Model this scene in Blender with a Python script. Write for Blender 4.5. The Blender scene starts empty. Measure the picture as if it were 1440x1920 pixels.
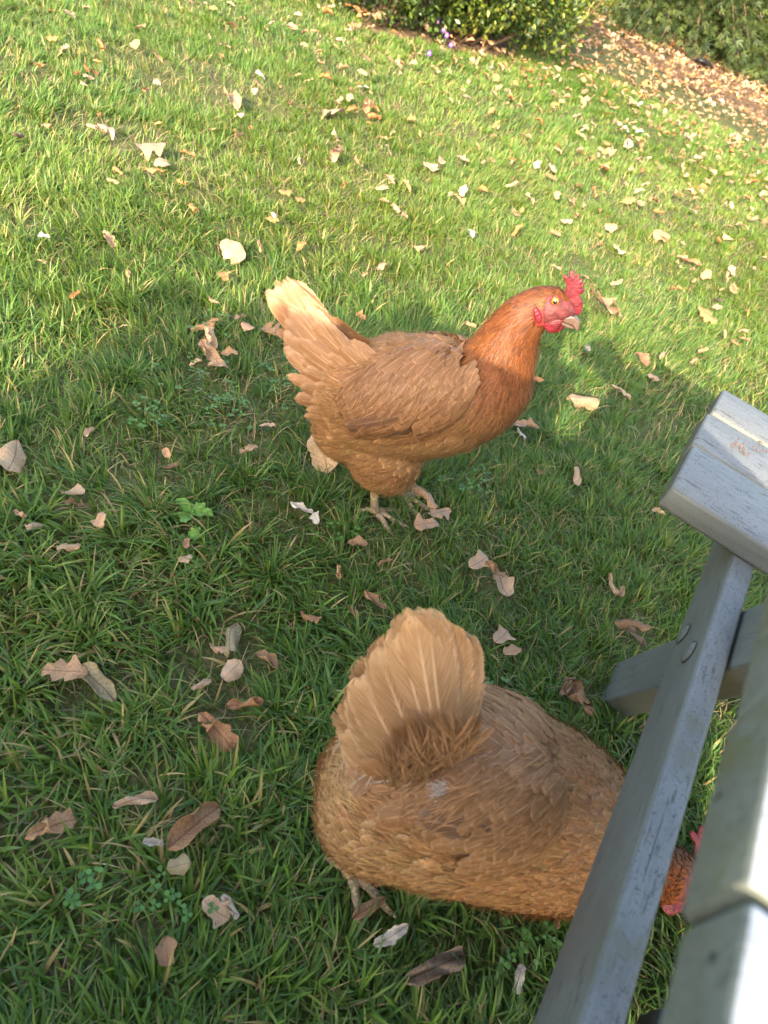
import bpy, bmesh, math, random
import numpy as np
from mathutils import Vector, Matrix
from mathutils.bvhtree import BVHTree

rng = np.random.default_rng(7)
random.seed(7)
SC = bpy.context.scene
COL = SC.collection
R_ = math.radians

# ------------------------------------------------------------------ camera
CAM_Z, F_PX, PITCH, ROLL = 0.90, 1340.0, R_(42.85), R_(24.0)
fw = np.array([0, math.cos(PITCH), -math.sin(PITCH)])
r0 = np.array([1.0, 0, 0]); u0 = np.cross(r0, fw)
RT = math.cos(ROLL) * r0 + math.sin(ROLL) * u0
UP = -math.sin(ROLL) * r0 + math.cos(ROLL) * u0
CPOS = np.array([0, 0, CAM_Z])
cd = bpy.data.cameras.new('camera'); cam = bpy.data.objects.new('camera', cd); COL.objects.link(cam)
m = Matrix.Identity(4)
for i in range(3):
    m[i][0] = RT[i]; m[i][1] = UP[i]; m[i][2] = -fw[i]; m[i][3] = CPOS[i]
cam.matrix_world = m
cd.sensor_fit = 'VERTICAL'; cd.sensor_height = 36.0; cd.sensor_width = 27.0
cd.lens = 36.0 * F_PX / 1920.0
cd.clip_start = 0.01; cd.clip_end = 400
cd.dof.use_dof = True; cd.dof.focus_distance = 1.15; cd.dof.aperture_fstop = cd.lens / 3.4
SC.camera = cam

# ------------------------------------------------------------------ light
SUN_EL, SUN_AZ = R_(23.5), R_(9.5)          # the light travels towards azimuth 9.5 deg right of +Y
TRAVEL = np.array([math.sin(SUN_AZ) * math.cos(SUN_EL), math.cos(SUN_AZ) * math.cos(SUN_EL), -math.sin(SUN_EL)])
w = bpy.data.worlds.new('World'); SC.world = w; w.use_nodes = True
nt = w.node_tree; nt.nodes.clear()
sky = nt.nodes.new('ShaderNodeTexSky'); sky.sky_type = 'NISHITA'; sky.sun_disc = False
sky.sun_elevation = SUN_EL; sky.sun_rotation = math.pi + SUN_AZ
sky.dust_density = 3.2; sky.ozone_density = 0.6; sky.air_density = 1.0
bg = nt.nodes.new('ShaderNodeBackground'); bg.inputs[1].default_value = 0.15
wo = nt.nodes.new('ShaderNodeOutputWorld')
nt.links.new(sky.outputs[0], bg.inputs[0]); nt.links.new(bg.outputs[0], wo.inputs[0])
sl = bpy.data.lights.new('sun', 'SUN'); sl.energy = 2.55; sl.angle = R_(0.5); sl.color = (1.0, 0.88, 0.70)
so = bpy.data.objects.new('sun', sl); COL.objects.link(so)
so.rotation_euler = Vector(TRAVEL).to_track_quat('-Z', 'Y').to_euler(); so.location = (0, -3, 4)
SC.view_settings.view_transform = 'Standard'; SC.view_settings.look = 'None'
SC.view_settings.gamma = 1.0; SC.view_settings.exposure = 2.66
SC.render.engine = 'CYCLES'
SC.cycles.max_bounces = 8; SC.cycles.transparent_max_bounces = 12

# ------------------------------------------------------------------ helpers
def ray(x, y):
    return fw + (x - 720) / F_PX * RT - (y - 960) / F_PX * UP
def at(x, y, z=0.0):
    d = ray(x, y); return CPOS + d * ((z - CAM_Z) / d[2])
def at_plane(x, y, p, n):
    d = ray(x, y); return CPOS + d * (np.dot(np.asarray(p) - CPOS, n) / np.dot(d, n))
def depth(p): return float(np.dot(np.asarray(p) - CPOS, fw))
def unit(v): v = np.asarray(v, float); return v / (np.linalg.norm(v) + 1e-12)
def tag(o, label=None, cat=None, group=None, kind=None):
    if label: o['label'] = label
    if cat: o['category'] = cat
    if group: o['group'] = group
    if kind: o['kind'] = kind
    return o
def empty(name, loc, rz=0.0):
    o = bpy.data.objects.new(name, None); o.location = loc; o.rotation_euler = (0, 0, rz)
    o.empty_display_size = 0.05; COL.objects.link(o); return o
def mesh_obj(name, verts, faces, mat, parent=None, smooth=True, uv=None, col=None):
    me = bpy.data.meshes.new(name)
    if isinstance(faces, np.ndarray) and faces.ndim == 2:
        k = faces.shape[1]; nf = len(faces)
        me.vertices.add(len(verts)); me.vertices.foreach_set('co', np.asarray(verts, np.float32).ravel())
        me.loops.add(nf * k); me.loops.foreach_set('vertex_index', faces.astype(np.int32).ravel())
        me.polygons.add(nf); me.polygons.foreach_set('loop_start', np.arange(0, nf * k, k, dtype=np.int32))
        me.update(calc_edges=True)
    else:
        me.from_pydata([tuple(v) for v in verts], [], [tuple(f) for f in faces]); me.update()
    if smooth: me.polygons.foreach_set('use_smooth', np.ones(len(me.polygons), bool))
    if uv is not None:                                  # uv given per vertex
        li = np.empty(len(me.loops), np.int32); me.loops.foreach_get('vertex_index', li)
        ul = me.uv_layers.new(name='UVMap'); ul.data.foreach_set('uv', np.asarray(uv, np.float32)[li].ravel())
    if col is not None:
        c = np.asarray(col, np.float32)
        if c.shape[1] == 3: c = np.hstack([c, np.ones((len(c), 1), np.float32)])
        a = me.color_attributes.new('col', 'FLOAT_COLOR', 'POINT'); a.data.foreach_set('color', c.ravel())
    if mat is not None: me.materials.append(mat)
    o = bpy.data.objects.new(name, me); COL.objects.link(o)
    if parent is not None: o.parent = parent
    return o

# ------------------------------------------------------------------ materials
class Mat:
    def __init__(s, name, rough=0.6, spec=0.4):
        s.m = bpy.data.materials.new(name); s.m.use_nodes = True; s.t = s.m.node_tree
        s.t.nodes.clear()
        s.out = s.t.nodes.new('ShaderNodeOutputMaterial'); s.b = s.n('ShaderNodeBsdfPrincipled')
        s.b.inputs['Roughness'].default_value = rough; s.b.inputs['Specular IOR Level'].default_value = spec
        s.l(s.b.outputs[0], s.out.inputs[0])
    def n(s, t, **k):
        o = s.t.nodes.new(t)
        for a, v in k.items(): setattr(o, a, v)
        return o
    def l(s, a, b): s.t.links.new(a, b)
    def setin(s, sock, v):
        if hasattr(v, 'is_output') or isinstance(v, bpy.types.NodeSocket): s.l(v, sock)
        else: sock.default_value = v
    def math(s, op, a, b=0.0, c=0.0, clamp=False):
        o = s.n('ShaderNodeMath', operation=op, use_clamp=clamp)
        for i, v in enumerate((a, b, c)): s.setin(o.inputs[i], v)
        return o.outputs[0]
    def mix(s, f, a, b, mode='MIX'):
        o = s.n('ShaderNodeMix', data_type='RGBA', blend_type=mode)
        for i, v in ((0, f), (6, a), (7, b)):
            if isinstance(v, tuple) and len(v) == 3: v = (*v, 1)
            s.setin(o.inputs[i], v)
        return o.outputs[2]
    def ramp(s, f, lo, hi, a=0.0, b=1.0):
        o = s.n('ShaderNodeMapRange', interpolation_type='SMOOTHSTEP')
        for i, v in enumerate((f, lo, hi, a, b)): s.setin(o.inputs[i], v)
        return o.outputs[0]
    def noise(s, vec, scale, detail=3.0, rough=0.55, dist=0.0):
        o = s.n('ShaderNodeTexNoise'); o.inputs['Scale'].default_value = scale
        o.inputs['Detail'].default_value = detail; o.inputs['Roughness'].default_value = rough
        o.inputs['Distortion'].default_value = dist
        if vec is not None: s.l(vec, o.inputs[0])
        return o.outputs[0]
    def coord(s, which='Object', scale=None):
        o = s.n('ShaderNodeTexCoord').outputs[which]
        if scale is not None:
            mp = s.n('ShaderNodeMapping'); mp.inputs['Scale'].default_value = scale; s.l(o, mp.inputs[0]); o = mp.outputs[0]
        return o
    def attr(s, name='col'):
        return s.n('ShaderNodeAttribute', attribute_name=name).outputs['Color']
    def bump(s, h, strength=0.3, dist=0.01):
        o = s.n('ShaderNodeBump'); o.inputs['Strength'].default_value = strength
        o.inputs['Distance'].default_value = dist; s.l(h, o.inputs['Height']); s.l(o.outputs[0], s.b.inputs['Normal'])
        return o.outputs[0]
    def base(s, v):
        if isinstance(v, tuple) and len(v) == 3: v = (*v, 1)
        s.setin(s.b.inputs['Base Color'], v)
    def translucent(s, fac, colour):
        tr = s.n('ShaderNodeBsdfTranslucent'); s.setin(tr.inputs[0], colour)
        mx = s.n('ShaderNodeMixShader'); s.setin(mx.inputs[0], fac)
        s.l(s.b.outputs[0], mx.inputs[1]); s.l(tr.outputs[0], mx.inputs[2]); s.l(mx.outputs[0], s.out.inputs[0])
        return mx.outputs[0]

def mat_blade():
    k = Mat('grass_blade', 0.48, 0.35); c = k.attr()
    k.base(c)
    k.translucent(0.34, k.mix(0.5, c, (0.30, 0.42, 0.03)))
    return k.m
def mat_foliage(name, rough=0.4, tl=0.25):
    k = Mat(name, rough, 0.4); c = k.attr(); k.base(c); k.translucent(tl, c); return k.m
def mat_soil():
    k = Mat('lawn_soil', 0.95, 0.1); v = k.coord('Object')
    a = k.noise(v, 9, 6); b = k.noise(v, 120, 4)
    c = k.mix(k.ramp(a, .35, .65), (0.05, 0.060, 0.020), (0.080, 0.095, 0.028))
    c = k.mix(k.ramp(b, .45, .7), c, (0.15, 0.115, 0.055)); k.base(c); k.bump(b, .6, .01)
    return k.m
def mat_bed():
    k = Mat('bed_soil', 0.95, 0.1); v = k.coord('Object'); b = k.noise(v, 40, 6); a = k.noise(v, 5, 4)
    k.base(k.mix(k.ramp(b, .35, .7), (0.07, 0.045, 0.025), k.mix(a, (0.22, 0.13, 0.07), (0.30, 0.19, 0.11)))); k.bump(b, .9, .03)
    return k.m
def mat_leaf():
    k = Mat('dead_leaf', 0.62, 0.3)
    oi = k.n('ShaderNodeObjectInfo'); uv = k.n('ShaderNodeUVMap').outputs[0]
    sp = k.n('ShaderNodeSeparateXYZ'); k.l(uv, sp.inputs[0]); U, V = sp.outputs[0], sp.outputs[1]
    uu = k.math('ABSOLUTE', k.math('SUBTRACT', U, .5))           # 0 .. 0.5
    base = oi.outputs['Color']
    v = k.coord('Object')
    n1 = k.noise(v, 45, 4); n2 = k.noise(v, 220, 3)
    c = k.mix(k.ramp(n1, .38, .68), base, k.mix(1.0, base, (0.62, 0.52, 0.44), 'MULTIPLY'))
    c = k.mix(k.math('MULTIPLY', k.ramp(n2, .55, .75), .5), c, k.mix(1.0, base, (0.5, 0.4, 0.35), 'MULTIPLY'))
    ph = k.math('FRACT', k.math('MULTIPLY', k.math('SUBTRACT', V, k.math('MULTIPLY', uu, .55)), 8.0))
    vein = k.math('SUBTRACT', 1.0, k.ramp(k.math('ABSOLUTE', k.math('SUBTRACT', ph, .5)), .02, .10))
    mid = k.math('SUBTRACT', 1.0, k.ramp(uu, .008, .03))
    vv = k.math('MAXIMUM', k.math('MULTIPLY', vein, .45), k.math('MULTIPLY', mid, .75))
    c = k.mix(vv, c, k.mix(1.0, base, (0.42, 0.33, 0.27), 'MULTIPLY'))
    k.base(c); k.bump(k.math('ADD', vv, k.math('MULTIPLY', n1, .8)), .35, .002)
    k.translucent(.22, c)
    return k.m
def mat_litter():
    k = Mat('litter_leaf', 0.6, 0.3); c = k.attr(); k.base(c); k.translucent(.2, c); return k.m
def mat_feather(alpha=True):
    k = Mat('feather', 0.58, 0.28); c0 = k.attr(); uv = k.n('ShaderNodeUVMap').outputs[0]
    sp = k.n('ShaderNodeSeparateXYZ'); k.l(uv, sp.inputs[0]); U, V = sp.outputs[0], sp.outputs[1]
    rnd = k.math('FLOOR', U); uf = k.math('FRACT', U)
    uu = k.math('MULTIPLY', k.math('ABSOLUTE', k.math('SUBTRACT', uf, .5)), 2.1)
    cb = k.n('ShaderNodeCombineXYZ')
    k.l(k.math('SUBTRACT', k.math('MULTIPLY', V, 48.0), k.math('MULTIPLY', uu, 17.0)), cb.inputs[0])
    k.l(k.math('ADD', k.math('MULTIPLY', rnd, 7.31), k.math('MULTIPLY', uu, 1.2)), cb.inputs[1])
    barb = k.noise(cb.outputs[0], 1.0, 3.0, .65)
    cb2 = k.n('ShaderNodeCombineXYZ'); k.l(k.math('MULTIPLY', V, 1.6), cb2.inputs[0]); k.l(k.math('MULTIPLY', rnd, 3.7), cb2.inputs[1]); k.l(uu, cb2.inputs[2])
    blot = k.noise(cb2.outputs[0], 1.6, 2.0)
    c = k.mix(k.ramp(barb, .3, .72), k.mix(1.0, c0, (0.66, 0.58, 0.50), 'MULTIPLY'), k.mix(1.0, c0, (1.18, 1.16, 1.14), 'MULTIPLY'))
    c = k.mix(k.math('MULTIPLY', k.ramp(blot, .4, .7), .35), c, k.mix(1.0, c0, (0.62, 0.5, 0.42), 'MULTIPLY'))
    pale = k.mix(.10, k.mix(1.0, c0, (1.55, 1.62, 1.75), 'MULTIPLY'), (0.80, 0.62, 0.42))
    edge = k.math('MAXIMUM', k.ramp(uu, .72, .98), k.ramp(V, .88, 1.0))
    c = k.mix(k.math('MULTIPLY', edge, .62), c, pale)
    shaft = k.math('SUBTRACT', 1.0, k.ramp(uu, .02, .09))
    c = k.mix(k.math('MULTIPLY', shaft, k.ramp(V, 1.0, .55, 0.0, .75)), c, pale)
    k.base(c); k.bump(barb, .15, .0008)
    k.b.inputs['Sheen Weight'].default_value = 0
    if alpha:
        e = k.math('MAXIMUM', uu, k.math('ADD', k.math('MULTIPLY', k.math('SUBTRACT', V, .72), 3.3), k.math('MULTIPLY', uu, .15)))
        a = k.math('LESS_THAN', k.math('ADD', e, k.math('MULTIPLY', k.math('SUBTRACT', barb, .5), 1.9)), .94)
        k.l(a, k.b.inputs['Alpha'])
    return k.m
def mat_attr(name, rough=.6, spec=.3, nscale=0, bstr=.3):
    k = Mat(name, rough, spec); k.base(k.attr())
    if nscale: k.bump(k.noise(k.coord('Object'), nscale, 4), bstr, .002)
    return k.m
def mat_flesh(name, c1, c2, rough=.42):
    k = Mat(name, rough, .45); v = k.coord('Object')
    vo = k.n('ShaderNodeTexVoronoi'); vo.inputs['Scale'].default_value = 520; k.l(v, vo.inputs[0])
    n = k.noise(v, 90, 4)
    k.base(k.mix(k.ramp(n, .35, .7), c1, c2)); k.bump(k.math('SUBTRACT', k.math('MULTIPLY', n, 2.2), k.math('MULTIPLY', vo.outputs[0], .45)), .6, .0020)
    k.b.inputs['Subsurface Weight'].default_value = .12; k.b.inputs['Subsurface Radius'].default_value = (.004, .0015, .001)
    k.b.inputs['Subsurface Scale'].default_value = .5
    return k.m
def mat_plain(name, c, rough=.5, spec=.4, coat=0.0):
    k = Mat(name, rough, spec); v = k.coord('Object'); n = k.noise(v, 60, 4)
    k.base(k.mix(k.ramp(n, .3, .7), c, tuple(x * .75 for x in c))); k.b.inputs['Coat Weight'].default_value = coat
    return k.m
def mat_scale_leg():
    k = Mat('leg_scales', .55, .4); v = k.coord('Object', (1, 1, 1.0))
    vo = k.n('ShaderNodeTexVoronoi'); vo.inputs['Scale'].default_value = 260; k.l(v, vo.inputs[0])
    n = k.noise(v, 45, 3)
    c = k.mix(k.ramp(vo.outputs[0], .1, .75), (0.42, 0.32, 0.16), (0.17, 0.115, 0.06))
    k.base(k.mix(k.ramp(n, .4, .7), c, (0.24, 0.17, 0.11))); k.bump(k.math('SUBTRACT', 1.0, vo.outputs[0]), .7, .002)
    return k.m
def mat_wood(name, base, dark, speck=.5, moss=.25, rough=.5, mt=.55):
    """grey-painted softwood, worn along its grain (grain = local X)"""
    k = Mat(name, rough + .08, .38)
    g = k.coord('Object', (4, 55, 55)); v = k.coord('Object'); gs = k.coord('Object', (26, 170, 170))
    grain = k.noise(g, 1.0, 5, .6, .6); blot = k.noise(v, 14, 5); fine = k.noise(gs, 1.0, 4, .7); spk = k.noise(v, 330, 3, .7)
    oi = k.n('ShaderNodeObjectInfo')
    c = k.mix(k.ramp(grain, .3, .7), base, tuple(x * .84 for x in base))
    c = k.mix(k.math('MULTIPLY', k.ramp(blot, .42, .68), .45), c, tuple(x * 1.22 for x in base))
    dirt = k.math('MULTIPLY', k.ramp(fine, .53, .68), k.ramp(blot, .36, .6))
    c = k.mix(k.math('MULTIPLY', dirt, speck), c, dark)
    c = k.mix(k.math('MULTIPLY', k.ramp(spk, .57, .66), speck * .8), c, dark)
    ms = k.math('MULTIPLY', k.ramp(k.noise(v, 9, 5), mt, mt + .13), k.ramp(k.noise(v, 90, 3), .36, .60))
    c = k.mix(k.math('MULTIPLY', ms, moss), c, (0.085, 0.085, 0.035))
    crack = k.noise(k.coord('Object', (1.6, 95, 95)), 1.0, 2, .5, .3)
    cr = k.math('MULTIPLY', k.ramp(crack, .735, .75), .9)
    c = k.mix(cr, c, (0.02, 0.02, 0.018))
    k.base(c); k.bump(k.math('SUBTRACT', k.math('ADD', k.math('MULTIPLY', fine, .35), k.math('MULTIPLY', grain, .6)), cr), .6, .0025)
    return k.m

M_BLADE = mat_blade(); M_LEAF = mat_leaf(); M_LIT = mat_litter(); M_FEA = mat_feather()
M_FOL = mat_foliage('shrub_leaf'); M_NEEDLE = mat_foliage('needle_spray', .55, .15)
M_BODY = mat_attr('plumage_base', .8, .1, 150, .5); M_HAIR = mat_attr('down_strand', .7, .15)
M_COMB = mat_flesh('comb_flesh', (0.15, 0.010, 0.016), (0.075, 0.004, 0.008), .52)
M_FACE = mat_flesh('face_skin', (0.15, 0.032, 0.028), (0.07, 0.011, 0.011), .6)
M_WATTLE = mat_flesh('wattle_flesh', (0.13, 0.007, 0.011), (0.08, 0.004, 0.007), .5)
M_BEAK = mat_plain('beak_horn', (0.12, 0.072, 0.05), .34, .5, .2)
M_IRIS = mat_plain('iris', (0.34, 0.14, 0.022), .15, .5, 1.0)
M_PUPIL = mat_plain('pupil', (0.006, 0.005, 0.004), .06, .6, 1.0)
M_LEG = mat_scale_leg(); M_CLAW = mat_plain('claw_horn', (0.30, 0.2, 0.14), .4)
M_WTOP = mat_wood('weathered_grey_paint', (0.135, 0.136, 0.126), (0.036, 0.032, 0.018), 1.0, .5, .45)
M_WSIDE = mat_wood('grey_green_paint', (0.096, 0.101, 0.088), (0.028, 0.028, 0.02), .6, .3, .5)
M_TTOP = mat_wood('sky_glare_table_paint', (0.36, 0.365, 0.36), (0.09, 0.08, 0.05), .6, .5, .4, .5)  # pale base paints the sky's glancing glare into the table top
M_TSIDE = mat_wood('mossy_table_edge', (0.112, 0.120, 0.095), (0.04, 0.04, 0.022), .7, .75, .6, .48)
M_END = mat_wood('mossy_end_grain', (0.07, 0.066, 0.042), (0.024, 0.02, 0.012), .9, .8, .85)
M_BARK = mat_plain('twig_bark', (0.12, 0.08, 0.05), .9, .1)

# ------------------------------------------------------------------ ground
_ph = rng.uniform(0, 6.28, (12, 3)); _dr = rng.uniform(0, 6.28, 12)
def field(x, y, s, k=0):
    """smooth pseudo-noise about 0, feature size s metres"""
    t = 0
    for i in range(6):
        j = (i + k * 5) % 12; f = (0.7 + 0.35 * i) / s * 3.0
        t = t + np.sin((x * np.cos(_dr[j]) + y * np.sin(_dr[j])) * f + _ph[j, k % 3] + 0.8 * np.sin((y * np.cos(_dr[j]) - x) * f * .6)) / (1 + .4 * i)
    return t / 2.6
def ground_z(x, y):
    x = np.asarray(x, float); y = np.asarray(y, float)
    return 0.006 * field(x, y, .35) + 0.010 * field(x, y, 1.6, 1) * np.clip(y, 0, 1)
def sheet(name, xs, ys, zf, mat):
    X, Y = np.meshgrid(xs, ys); V = np.stack([X.ravel(), Y.ravel(), zf(X.ravel(), Y.ravel())], 1)
    nx, ny = len(xs), len(ys); i = np.arange(nx * ny).reshape(ny, nx)
    Fq = np.stack([i[:-1, :-1].ravel(), i[:-1, 1:].ravel(), i[1:, 1:].ravel(), i[1:, :-1].ravel()], 1)
    return mesh_obj(name, V, Fq, mat)
def graded(lo, hi, a, b, fine, n):
    return np.unique(np.concatenate([np.linspace(lo, a, n), np.arange(a, b, fine), np.linspace(b, hi, n)]))
lawn = tag(sheet('lawn_ground', graded(-120, 120, -3.2, 3.6, .05, 12), graded(-60, 180, -1, 9, .05, 12), ground_z, mat_soil()), kind='structure')

# soil strip below the hedge and the conifer (edge read off the photo)
EDGE = [at(x, y)[:2] for x, y in ((655, 62), (760, 78), (850, 100), (930, 108), (1005, 96), (1040, 40), (1125, 58), (1225, 128), (1330, 186), (1440, 232))]
def bed_poly():
    lo = [Vector((p[0], p[1])) for p in EDGE]
    return lo
def inside_bed(x, y):
    """True behind the bed edge as seen from the lawn"""
    x = np.asarray(x); y = np.asarray(y); ex = np.array([e[0] for e in EDGE]); ey = np.array([e[1] for e in EDGE])
    o = np.argsort(ex); return y > np.interp(x, ex[o], ey[o], left=99, right=ey[o][-1])
BEDV, BEDF = [], []
for i, e in enumerate(EDGE):
    far = (e[0] * 1.25 - .2, e[1] + 4.5); steps = 10
    for s in range(steps + 1):
        t = s / steps; p = (e[0] + (far[0] - e[0]) * t, e[1] + (far[1] - e[1]) * t)
        BEDV.append((p[0], p[1], float(ground_z(p[0], p[1])) + .004 + .05 * min(1, t * 4) * (.6 + .4 * math.sin(i * 2.1 + s))))
for i in range(len(EDGE) - 1):
    for s in range(10):
        a = i * 11 + s; BEDF.append((a, a + 11, a + 12, a + 1))
tag(mesh_obj('planting_bed_soil', BEDV, BEDF, mat_bed()), kind='structure')

# ------------------------------------------------------------------ fallen leaves: shapes
def leaf_mesh(kind, curl=0.5, seed=0, ns=16, nu=7):
    r = np.random.default_rng(seed); s = np.linspace(0, 1, ns); u = np.linspace(-1, 1, nu)
    if kind == 'beech': w = .34 * np.sin(np.pi * s ** .92) ** .7 * (1 + .05 * np.sin(2 * np.pi * 9 * s))
    elif kind == 'round': w = .47 * np.sin(np.pi * s ** .95) ** .55 * (1 + .06 * np.sin(2 * np.pi * 8 * s + 1))
    elif kind == 'oak': w = .30 * np.sin(np.pi * s ** .8) ** .6 * (1 + .28 * np.cos(2 * np.pi * (3.2 + 1.2 * r.random()) * s + .4)) * (1 + .15 * np.interp(s, np.linspace(0, 1, 9), r.uniform(-1, 1, 9)))
    elif kind == 'maple': w = .46 * np.sin(np.pi * s ** .9) ** .55 * (1 + .5 * np.cos(2 * np.pi * 2.5 * s + 2.6))
    elif kind == 'curl': w = .17 * np.sin(np.pi * s ** .9) ** .45 * (1 + .12 * np.sin(2 * np.pi * 5 * s))
    else: w = .32 * (np.sin(np.pi * s) ** .25) * (1 + .45 * np.interp(s, np.linspace(0, 1, 7), r.uniform(-1, 1, 7)))
    w = np.maximum(w, .012)
    wl = w * (1 + .28 * np.interp(s, np.linspace(0, 1, 8), r.uniform(-1, 1, 8))); wr = w * (1 + .28 * np.interp(s, np.linspace(0, 1, 8), r.uniform(-1, 1, 8)))
    S, U = np.meshgrid(s, u, indexing='ij')
    W = np.where(U < 0, wl[:, None], wr[:, None])
    X = S - .5; Yf = U * W
    if kind in ('oak', 'maple'): X = X + .10 * np.abs(U) * (W / .4)
    ang = curl * 2.6 * np.abs(Yf) / .34 * (1 + .5 * np.interp(S, np.linspace(0, 1, 5), r.uniform(-1, 1, 5)))
    rad = np.where(np.abs(ang) > 1e-4, np.abs(Yf) / np.maximum(np.abs(ang), 1e-4), 0)
    Y = np.sign(Yf) * np.where(np.abs(ang) > 1e-4, rad * np.sin(ang), np.abs(Yf)); Z = np.where(np.abs(ang) > 1e-4, rad * (1 - np.cos(ang)), 0)
    Z = Z + r.uniform(-.25, .35) * curl * X ** 2 * 2 + .045 * np.sin(S * 13 + r.uniform(0, 6)) * np.abs(U) + .05 * curl * np.sin(S * 7 + U * 4 + r.uniform(0, 6))
    Y = Y + .10 * r.uniform(-1, 1) * (S - .5) ** 2 * 2
    V = np.stack([X.ravel(), Y.ravel(), Z.ravel()], 1); i = np.arange(ns * nu).reshape(ns, nu)
    Fq = np.stack([i[:-1, :-1].ravel(), i[1:, :-1].ravel(), i[1:, 1:].ravel(), i[:-1, 1:].ravel()], 1)
    uvs = np.stack([(U.ravel() * W.ravel() / .7 + .5), S.ravel()], 1)
    return V, Fq, uvs
PROTO = {}
for kd in ('beech', 'round', 'oak', 'maple', 'curl', 'frag'):
    for j, cu in enumerate((.15, .4, .7, 1.0) if kd != 'curl' else (.6, 1.0, 1.4, 1.8)):
        V, Fq, uvs = leaf_mesh(kd, cu, seed=len(PROTO) * 3 + 5)
        o = mesh_obj('fallen_leaf', V, Fq, M_LEAF, uv=uvs); PROTO[(kd, j)] = o.data; bpy.data.objects.remove(o)
LC0 = dict(tan=(.50, .30, .155), orange=(.50, .235, .085), brown=(.34, .20, .105), pink=(.48, .315, .19), cream=(.52, .37, .21), white=(.60, .54, .45),
          grey=(.22, .16, .11), red=(.35, .185, .09), beige=(.55, .39, .245), dull=(.36, .30, .17))
LC = {k_: tuple(c_ * .95 for c_ in v_) for k_, v_ in LC0.items()}
LEAF_AT = []                                            # (x, y, radius): the grass stays short there
def put_leaf(x, y, L, kind, colour, ang=None, curl=None, h=None, tilt=.3, label=None, group=None, name='fallen_leaf', cat='leaf'):
    if ang is None: ang = random.uniform(0, 360)
    if curl is None: curl = random.choice((0, 1, 1, 2, 2, 3))
    o = bpy.data.objects.new(name, PROTO[(kind, curl)]); COL.objects.link(o)
    c = np.array(LC[colour]) * random.uniform(.86, 1.12); o.color = (*c, 1)
    if h is None: h = .036 if y < .75 else .038
    o.location = (x, y, float(ground_z(x, y)) + h); o.scale = (L, L, L)
    o.rotation_euler = (random.gauss(0, tilt) + (math.pi if random.random() < .3 else 0), random.gauss(0, tilt), R_(ang))
    tag(o, label, cat, group)
    LEAF_AT.append((x, y, L * .50)); return o

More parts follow.
